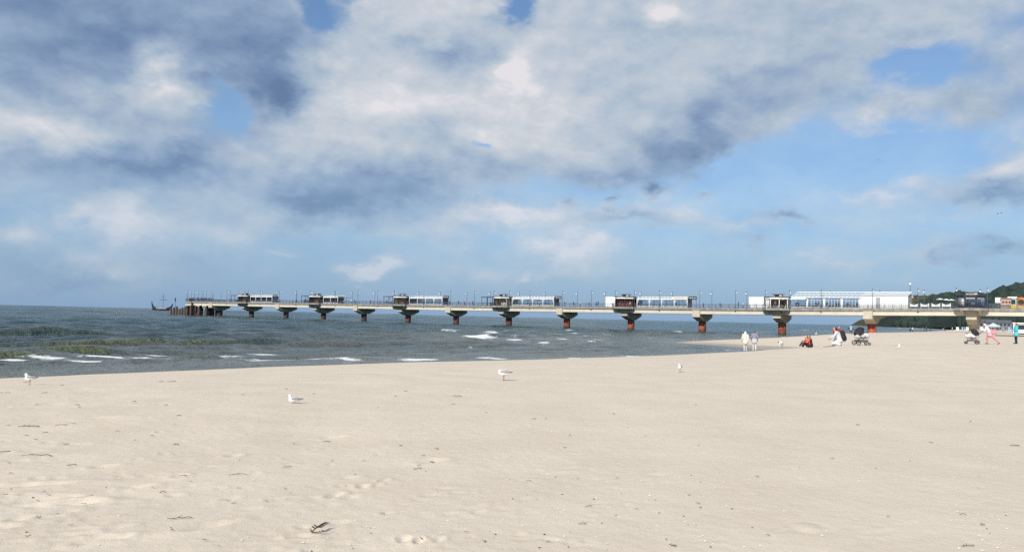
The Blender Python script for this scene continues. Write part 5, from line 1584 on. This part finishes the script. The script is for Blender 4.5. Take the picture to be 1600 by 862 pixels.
person(stand_at(1588, 67), -80, 'person in turquoise jacket and dark trousers standing at the right edge', pose(elR=(.24, .06, 1.12), haR=(.08, .22, 1.10), elL=(-.24, .06, 1.12), haL=(-.08, .24, 1.08), toR=(.11, .16, .04)), dict(top=(.08, .50, .56), hem=(.12, .50, .54), legs=(.02, .016, .035), shoe=(.03, .02, .03)), hair=('dark', 'long'), long_top=True, fat=1.08, puffy=.015)
# bathers and strollers along the far waterline
vars_ = [dict(top=(.03, .03, .04), legs=(.02, .02, .03)), dict(top=(.70, .70, .70), legs=(.05, .05, .08)), dict(top=(.05, .07, .15), legs=(.03, .03, .05)), dict(top=(.5, .08, .07), legs=(.05, .05, .06))]
cols_n = ['black', 'white', 'navy', 'red']
proto = {}
def crowd_person(loc, face, label, v, J_i, group, scale=1.0):
    key = (v, J_i)
    if key not in proto: proto[key] = make_person_mesh((stand, walk)[J_i], vars_[v], voxel=.042, blend=.04, hair=('dark', 'short'))
    me, hm = proto[key]
    o = link_mesh('person', me); o.location = loc; o.rotation_euler = (0, 0, -R(face)); o.scale = (scale,) * 3
    tag(o, label, 'person', group); link_mesh('hair', hm, o)
    return o
fl = [(1422.5, 516.5, 10, 1), (1425.8, 516.5, 9.5, 1), (1444, 516, 6, 2), (1447.5, 516.2, 8.5, 0), (1454, 514, 5, 2), (1476.5, 516, 7.5, 0), (1488, 513.5, 5, 1), (1495.5, 515.5, 5, 0), (1505.5, 515.3, 5.5, 0), (1509.5, 515.3, 5.5, 2), (1473.5, 512.5, 4, 1)]
for i, (px, py, hpx, v) in enumerate(fl):
    Y = 1.7 * FPX / hpx; d = ray(px, py); x = d.x / d.y * Y
    crowd_person((x, Y, max(ground1(x, Y), -.3)), 90 * (i % 4), f'tiny {cols_n[v]} figure at the far waterline under the pier, {ORD[i]} from the left', v, i % 2, 'people along the far waterline')

# ------------------------------------------------------------------ people on the pier
rp = random.Random(21)
spots = []                                            # (pillar number, across, count, word)
zones = [(1.95, 3.0, 4), (3.0, 3.45, 3), (4.25, 5.0, 6), (5.0, 5.6, 5), (6.35, 7.0, 4), (7.0, 7.75, 5), (8.4, 9.0, 4), (9.0, 9.75, 6), (10.3, 11.0, 5), (11.0, 11.9, 5), (12.3, 13.0, 4)]
names = ['second and third', 'third and fourth', 'fourth and fifth', 'fifth and sixth', 'sixth and seventh', 'seventh and eighth', 'eighth and ninth', 'ninth and tenth', 'tenth and eleventh', 'eleventh and twelfth', 'twelfth and thirteenth']
for (k0, k1, n), nm in zip(zones, names):
    for i in range(n):
        s = (k0 + (k1 - k0) * (i + rp.random()) / n) * SP; t = rp.uniform(-3.5, 4.2); v = rp.choice([0, 0, 2, 2, 1, 3])
        crowd_person(pw(s, t) + Vector((0, 0, .03)), math.degrees(-PIER_RZ) + 90 + rp.choice([0, 180, 0, 180, 90]), f'{cols_n[v]} clad person, {ORD[i]} from land between the {nm} pillars beyond the glass kiosk', v, rp.randint(0, 1), 'people on the pier', rp.uniform(.95, 1.06))
for i in range(34):
    s = (13.02 + .78 * i / 33) * SP; t = HW - .5 - rp.random() * 1.2
    v = rp.choice([0, 0, 0, 2])
    crowd_person(pw(min(s, sE + 4.5), t) + Vector((0, 0, .03)), math.degrees(-PIER_RZ) + 180 + rp.uniform(-60, 60), f'{cols_n[v]} clad onlooker at the pier head rail, {ORD[i]} from the land', v, rp.randint(0, 1), 'crowd on the pier head', rp.uniform(.95, 1.08))

# ------------------------------------------------------------------ gulls
GW = mat('gull_white', (.78, .77, .74), .8, vary=.04); GG = mat('gull_grey', (.30, .31, .33), .8, vary=.12); GB = mat('gull_black', (.03, .03, .03), .7); GL = mat('gull_leg', (.45, .16, .10), .6)
def gull(loc, face, label, sitting=False, tuck=False, scale=1.0):
    """about 0.4 m long, faces +y"""
    z = .05 if sitting else .15
    r = empty('gull', loc, -R(face), label, 'gull', 'gulls resting on the beach'); r.scale = (scale,) * 3
    hd = (0, .10, z + .15) if not tuck else (0, .10, z + .085)
    pr_ = [((0, .05, z + .045), (0, -.10, z + .05), .068, .042, 0), ((0, .075, z + .05), (0, .02, z + .04), .06, .065, 0), ((0, .08, z + .08), hd, .042, .034, 0), (hd, (hd[0], hd[1] + .018, hd[2] + .004), .036, .032, 0), ((0, -.10, z + .05), (0, -.19, z + .055), .035, .014, 0)]
    pos, q, _ = grow(pr_, .011, .03)
    me = bpy.data.meshes.new('gull_body'); me.from_pydata(pos.tolist(), [], q.tolist()); me.materials.append(GW); me.polygons.foreach_set('use_smooth', [True] * len(q)); me.update()
    b_ = link_mesh('gull_body', me, r)
    MB().tube([(hd[0], hd[1] + .04, hd[2] - .002), (hd[0], hd[1] + .085, hd[2] - .012)], [.010, .003], 6).build('beak', [GL], r)
    for sx in (-1, 1):
        sphere_mb(MB(), (sx * .026, hd[1] + .026, hd[2] + .010), .006, 6, 4).build('eye', [GB], r)
        w_ = [((sx * .052, .04, z + .075), (sx * .042, -.10, z + .075), .034, .024, 0), ((sx * .042, -.10, z + .075), (sx * .018, -.20, z + .075), .024, .010, 0)]
        pos, q, _ = grow(w_, .011, .02)
        pos[:, 0] = sx * .03 + (pos[:, 0] - sx * .03) * .85
        me = bpy.data.meshes.new('wing'); me.from_pydata(pos.tolist(), [], q.tolist()); me.materials.append(GG); me.polygons.foreach_set('use_smooth', [True] * len(q)); me.update()
        wo = link_mesh('wing', me, r)
        MB().tube([(sx * .02, -.17, z + .077), (sx * .008, -.25, z + .075)], [.014, .004], 6).build('wing_tip', [GB], wo)
        if not sitting:
            MB().tube([(sx * .03, -.01, z - .01), (sx * .03, .0, .06), (sx * .03, -.01, .012)], [.009, .007, .007], 5).build('leg', [GL], r)
            mb = MB()
            for a in (-.5, 0, .5): mb.tube([(sx * .03, -.01, .008), (sx * .03 + .045 * math.sin(a), -.01 + .045 * math.cos(a), .005)], [.006, .004], 4)
            mb.build('foot', [GL], r)
    return r
gull(on_sand(46, 601.5), -92, 'gull standing at the left end of the beach by the water', scale=.84)
gull(on_sand(459, 630), -105, 'gull sitting on the sand in the left half of the beach', sitting=True, scale=.70)
gull(on_sand(786.5, 594.5), -70, 'gull standing hunched with its head tucked, middle of the beach', tuck=True, scale=1.05)
gull(on_sand(1062.5, 581.5), -150, 'smallest gull standing on the sand, facing the camera, centre right', scale=.82)
gull(stand_at(1402.5, 46), 100, 'tiny gull sitting on the sand right of the black pushchair', sitting=True, scale=1.0)
gull(stand_at(1274.5, 150), 60, 'gull at the water edge above the two people sitting in red', scale=1.7)

def flying_bird(px, py, Y, span, label, rz):
    p = at_depth(px, py, Y)
    r = empty('flying_bird', p, rz, label, 'bird')
    MB().tube([(0, .25 * span, 0), (0, .12 * span, .01), (0, -.1 * span, 0), (0, -.26 * span, 0)], [.02 * span, .06 * span, .055 * span, .015 * span], 8).build('body', [GB], r, True)
    for sx in (-1, 1):
        MB().prism([(0, .1 * span, 0), (sx * .26 * span, .12 * span, .16 * span), (sx * .5 * span, -.02 * span, .12 * span), (sx * .24 * span, -.06 * span, .14 * span), (0, -.08 * span, 0)][::sx],
                   [(0, .1 * span, .015 * span), (sx * .26 * span, .12 * span, .175 * span), (sx * .5 * span, -.02 * span, .13 * span), (sx * .24 * span, -.06 * span, .155 * span), (0, -.08 * span, .015 * span)][::sx]).build('wing', [GB], r)
flying_bird(335, 446, 330, 1.1, 'dark bird flying above the lamp posts of the pier head', .4)
flying_bird(1559, 334, 200, .9, 'left of two tiny birds high in the sky at right', 1.0)
flying_bird(1565, 333, 200, .9, 'right of two tiny birds high in the sky at right', .5)
# ------------------------------------------------------------------ twigs, stems and weed on the sand
TWIG = mat('weathered_twig', (.10, .075, .05), .9, vary=.3, scale=40); STEM = mat('dry_stem', (.22, .17, .11), .9, vary=.25, scale=40); WEED = mat('dry_weed', (.045, .035, .022), .9, vary=.3, scale=40)
SHELL = mat('shell', (.80, .77, .72), .5, vary=.1, scale=30)
PEB = mat('dark_pebble', (.07, .055, .045), .8, vary=.3, scale=20)
rt = random.Random(9)
def twig(px, py, Lpx, slope, label, m=TWIG, r0=.006, forks=0, group=None, name='twig'):
    c = on_sand(px, py)
    dist = math.hypot(c.x, c.y)
    mpp = dist / FPX                                   # metres per photo pixel at that distance
    L = Lpx * mpp
    r = empty(name, c, 0, label, 'twig' if name != 'pine_sprig' else 'sprig', group)
    ang = R(slope)
    n = 6; pts = []
    for i in range(n):
        f = i / (n - 1) - .5
        x = f * L * math.cos(ang); y = f * L * math.sin(ang)
        w = .06 * L * math.sin(f * 5 + rt.random() * 2)
        pts.append((x, y + w, .004 + ground_local(c, x, y + w) + r0 * .6 + .012 * rt.random()))
    MB().tube(pts, [r0 * (.6 + .6 * (i / n)) for i in range(n)], 5).build('stem', [m], r)
    for k_ in range(forks):
        b_ = Vector(pts[1 + k_ % 4]); a = ang + R(rt.choice([-1, 1]) * rt.uniform(25, 55)); l = L * rt.uniform(.15, .3)
        MB().tube([b_, b_ + Vector((l * .5 * math.cos(a), l * .5 * math.sin(a), .008)), b_ + Vector((l * math.cos(a), l * math.sin(a), .012))], [r0 * .8, r0 * .6, r0 * .3], 5).build('side_stem', [m], r)
    return r
def ground_local(c, x, y): return sand_z(c.x + x, c.y + y) - sand_z(c.x, c.y)

big = [(46, 667, 26, 12, 'forked dark twig on the left sand, farther of the large ones', 3), (96, 665.5, 15, 6, 'short dark twig just right of the forked twig on the left', 0), (6, 706, 16, 10, 'dark twig cut by the left edge of the picture', 0), (58, 711.5, 38, 10, 'long thin broken twig lying left, below the forked one', 1),
       (281, 816, 34, 14, 'thick forked twig with dark end in the lower left foreground', 3), (372, 746, 26, 8, 'dark weed stalk with tapering tail, left of centre', 2), (254, 773, 9, 20, 'short dark weed clump between left footprints', 1), (275, 694, 10, 60, 'small V-shaped twig on the left sand', 2), (112, 725, 12, 12, 'short dark stick in the left foreground', 1), (285, 748, 11, 10, 'straight brown stick left of centre', 0),
       (268, 597, 12, 8, 'dark twig near the water behind the sitting gull', 0), (447, 608, 5, 5, 'tiny dark twig above the sitting gull', 0), (510, 688, 12, 12, 'thin stick below and right of the sitting gull', 0), (626, 697, 8, 65, 'short upright-looking stick in the middle sand', 0), (682, 702, 9, -40, 'slanting stick right of the middle stick', 0), (652, 734, 16, 40, 'curved brown stem in the middle of the sand', 1),
       (675, 722, 12, 60, 'small tangle of stems beside a hollow in the middle sand', 4), (448, 732, 14, 20, 'bent stem left of the centre sand', 0), (714, 619, 14, 4, 'grey straw lying below the hunched gull', 0), (919, 792.5, 11, -20, 'short curved stem, upper of two in the right foreground', 0), (910, 819, 13, 12, 'short curved stem, lower of two in the right foreground', 0), (1051, 854, 12, -15, 'dark curl of weed at the bottom edge, right of centre', 3),
       (1512, 855, 20, 3, 'looped dark weed stem at the bottom right corner', 2), (1504, 806, 9, -12, 'small dark twig in the right foreground', 0), (1535, 822, 7, 3, 'dark stub of weed right foreground above the looped stem', 1), (1183, 746, 6, -45, 'tiny slanting stick right of centre', 0), (1340, 664, 5, -30, 'tiny brown stick in the upper right sand', 0), (1585, 697, 14, 2, 'thin broken stem near the right edge', 0), (1295, 541.5, 18, 6, 'thin dark object on the sand left of the squatting person', 1)]  # the last one is a thin dark object of unknown kind
for (px, py, L, sl, lab, fk) in big:
    d0 = on_sand(px, py); s_ = max(.003, .00036 * math.hypot(d0.x, d0.y))
    twig(px, py, L, sl, lab, rt.choice([TWIG, WEED]), s_, fk)
# the dry evergreen sprig in the foreground
c = on_sand(487, 835)
r = empty('pine_sprig', c, 0, 'dry dark evergreen sprig with short side shoots in the foreground', 'sprig'); r.scale = (.72,) * 3
MB().tube([(0, 0, .012), (.02, .03, .035), (.045, .10, .05), (.07, .17, .06)], [.006, .006, .005, .003], 6).build('stem', [WEED], r)
for i, (f, s_) in enumerate(((.25, 1), (.4, 1), (.55, 1), (.72, 1), (.88, 1), (.3, -1), (.5, -1))):
    x, y, z = .07 * f, .17 * f, .03 + .03 * f
    MB().tube([(x, y, z), (x + s_ * .035, y + .02, z + .012), (x + s_ * (.075 if s_ > 0 else .03), y + .035, z + .004)], [.006, .007, .003], 5).build('shoot', [WEED], r)
MB().tube([(0, 0, .010), (.06, .0, .012), (.11, .02, .014), (.16, .05, .02), (.165, .10, .03)], [.005, .004, .004, .003, .002], 5).build('tail_stem', [TWIG], r)
for x in (-.03, -.015): MB().tube([(.0, .0, .01), (x, .02, .045)], [.004, .002], 5).build('bud_stem', [WEED], r)

small = []
rr = random.Random(31)
for i in range(70):
    x = rr.random() ** 1.4 * 1100; y = 596 + rr.random() ** 1.2 * 255
    if y < 598 - x * .03: continue
    small.append((x, y))
for i in range(14): small.append((800 + rr.random() * 800, 590 + rr.random() * 265))
for (x, y) in small:
    side = 'left' if x < 530 else ('middle' if x < 1060 else 'right'); dep = 'far' if y < 680 else 'near'
    d0 = on_sand(x, y)
    twig(x, y, rr.uniform(2.5, 8), rr.uniform(-30, 40), f'tiny dark twig scrap scattered on the {dep} {side} sand', rr.choice([TWIG, STEM, WEED]), max(.0025, .0003 * math.hypot(d0.x, d0.y)), 0, f'twig scraps on the {dep} {side} sand')

# shell fragments and grit: too many and too small to count
def scatter(name, n, m, label, size, seed, right=True):
    r_ = np.random.RandomState(seed)
    V_, F_ = [], []
    k_ = 0
    while k_ < n:
        x = r_.rand() * 1600; y = 600 + 262 * r_.rand() ** .8
        if right and r_.rand() > .25 + .75 * sstep(np.array([x]), 300, 1100)[0]: continue
        cl = vnoise(np.array([x / 90.]), np.array([y / 40.]))[0]
        if r_.rand() > .5 + cl * 1.2: continue
        px, py = on_sand_fast(x, y)
        z = ground1_fast(px, py)
        s_ = size * (.5 + r_.rand() ** 2 * 1.6)
        a = r_.rand() * 6.28; b0 = len(V_)
        for j in range(5):
            t = a + j * 1.2566; V_.append((px + s_ * math.cos(t) * (1 + .4 * r_.rand()), py + s_ * math.sin(t), z + .004))
        V_.append((px, py, z + .004 + s_ * .55))
        for j in range(5): F_.append([b0 + j, b0 + (j + 1) % 5, b0 + 5])
        k_ += 1
    me = bpy.data.meshes.new(name); me.from_pydata(V_, [], F_); me.materials.append(m); me.update()
    tag(link_mesh(name, me), label, 'shells' if 'shell' in name else 'grit', kind='stuff')
def ground1_fast(x, y): return sand_z(x, y)
scatter('shell_fragments', 600, SHELL, 'tiny white shell fragments strewn over the sand', .0055, 3)
scatter('sand_grit', 170, PEB, 'dark grit and bits of bark strewn over the sand', .0045, 4, False)
# rest twigs on the real surface of the sand
for o in list(COL.objects):
    if o.parent is None and o.type == 'EMPTY' and (o.name.startswith('twig') or o.name.startswith('pine_sprig') or o.name.startswith('gull')) and math.hypot(o.location.x, o.location.y) < 46:
        o.location.z = ground1_fast(o.location.x, o.location.y) + (.0 if o.name.startswith('gull') else .002)
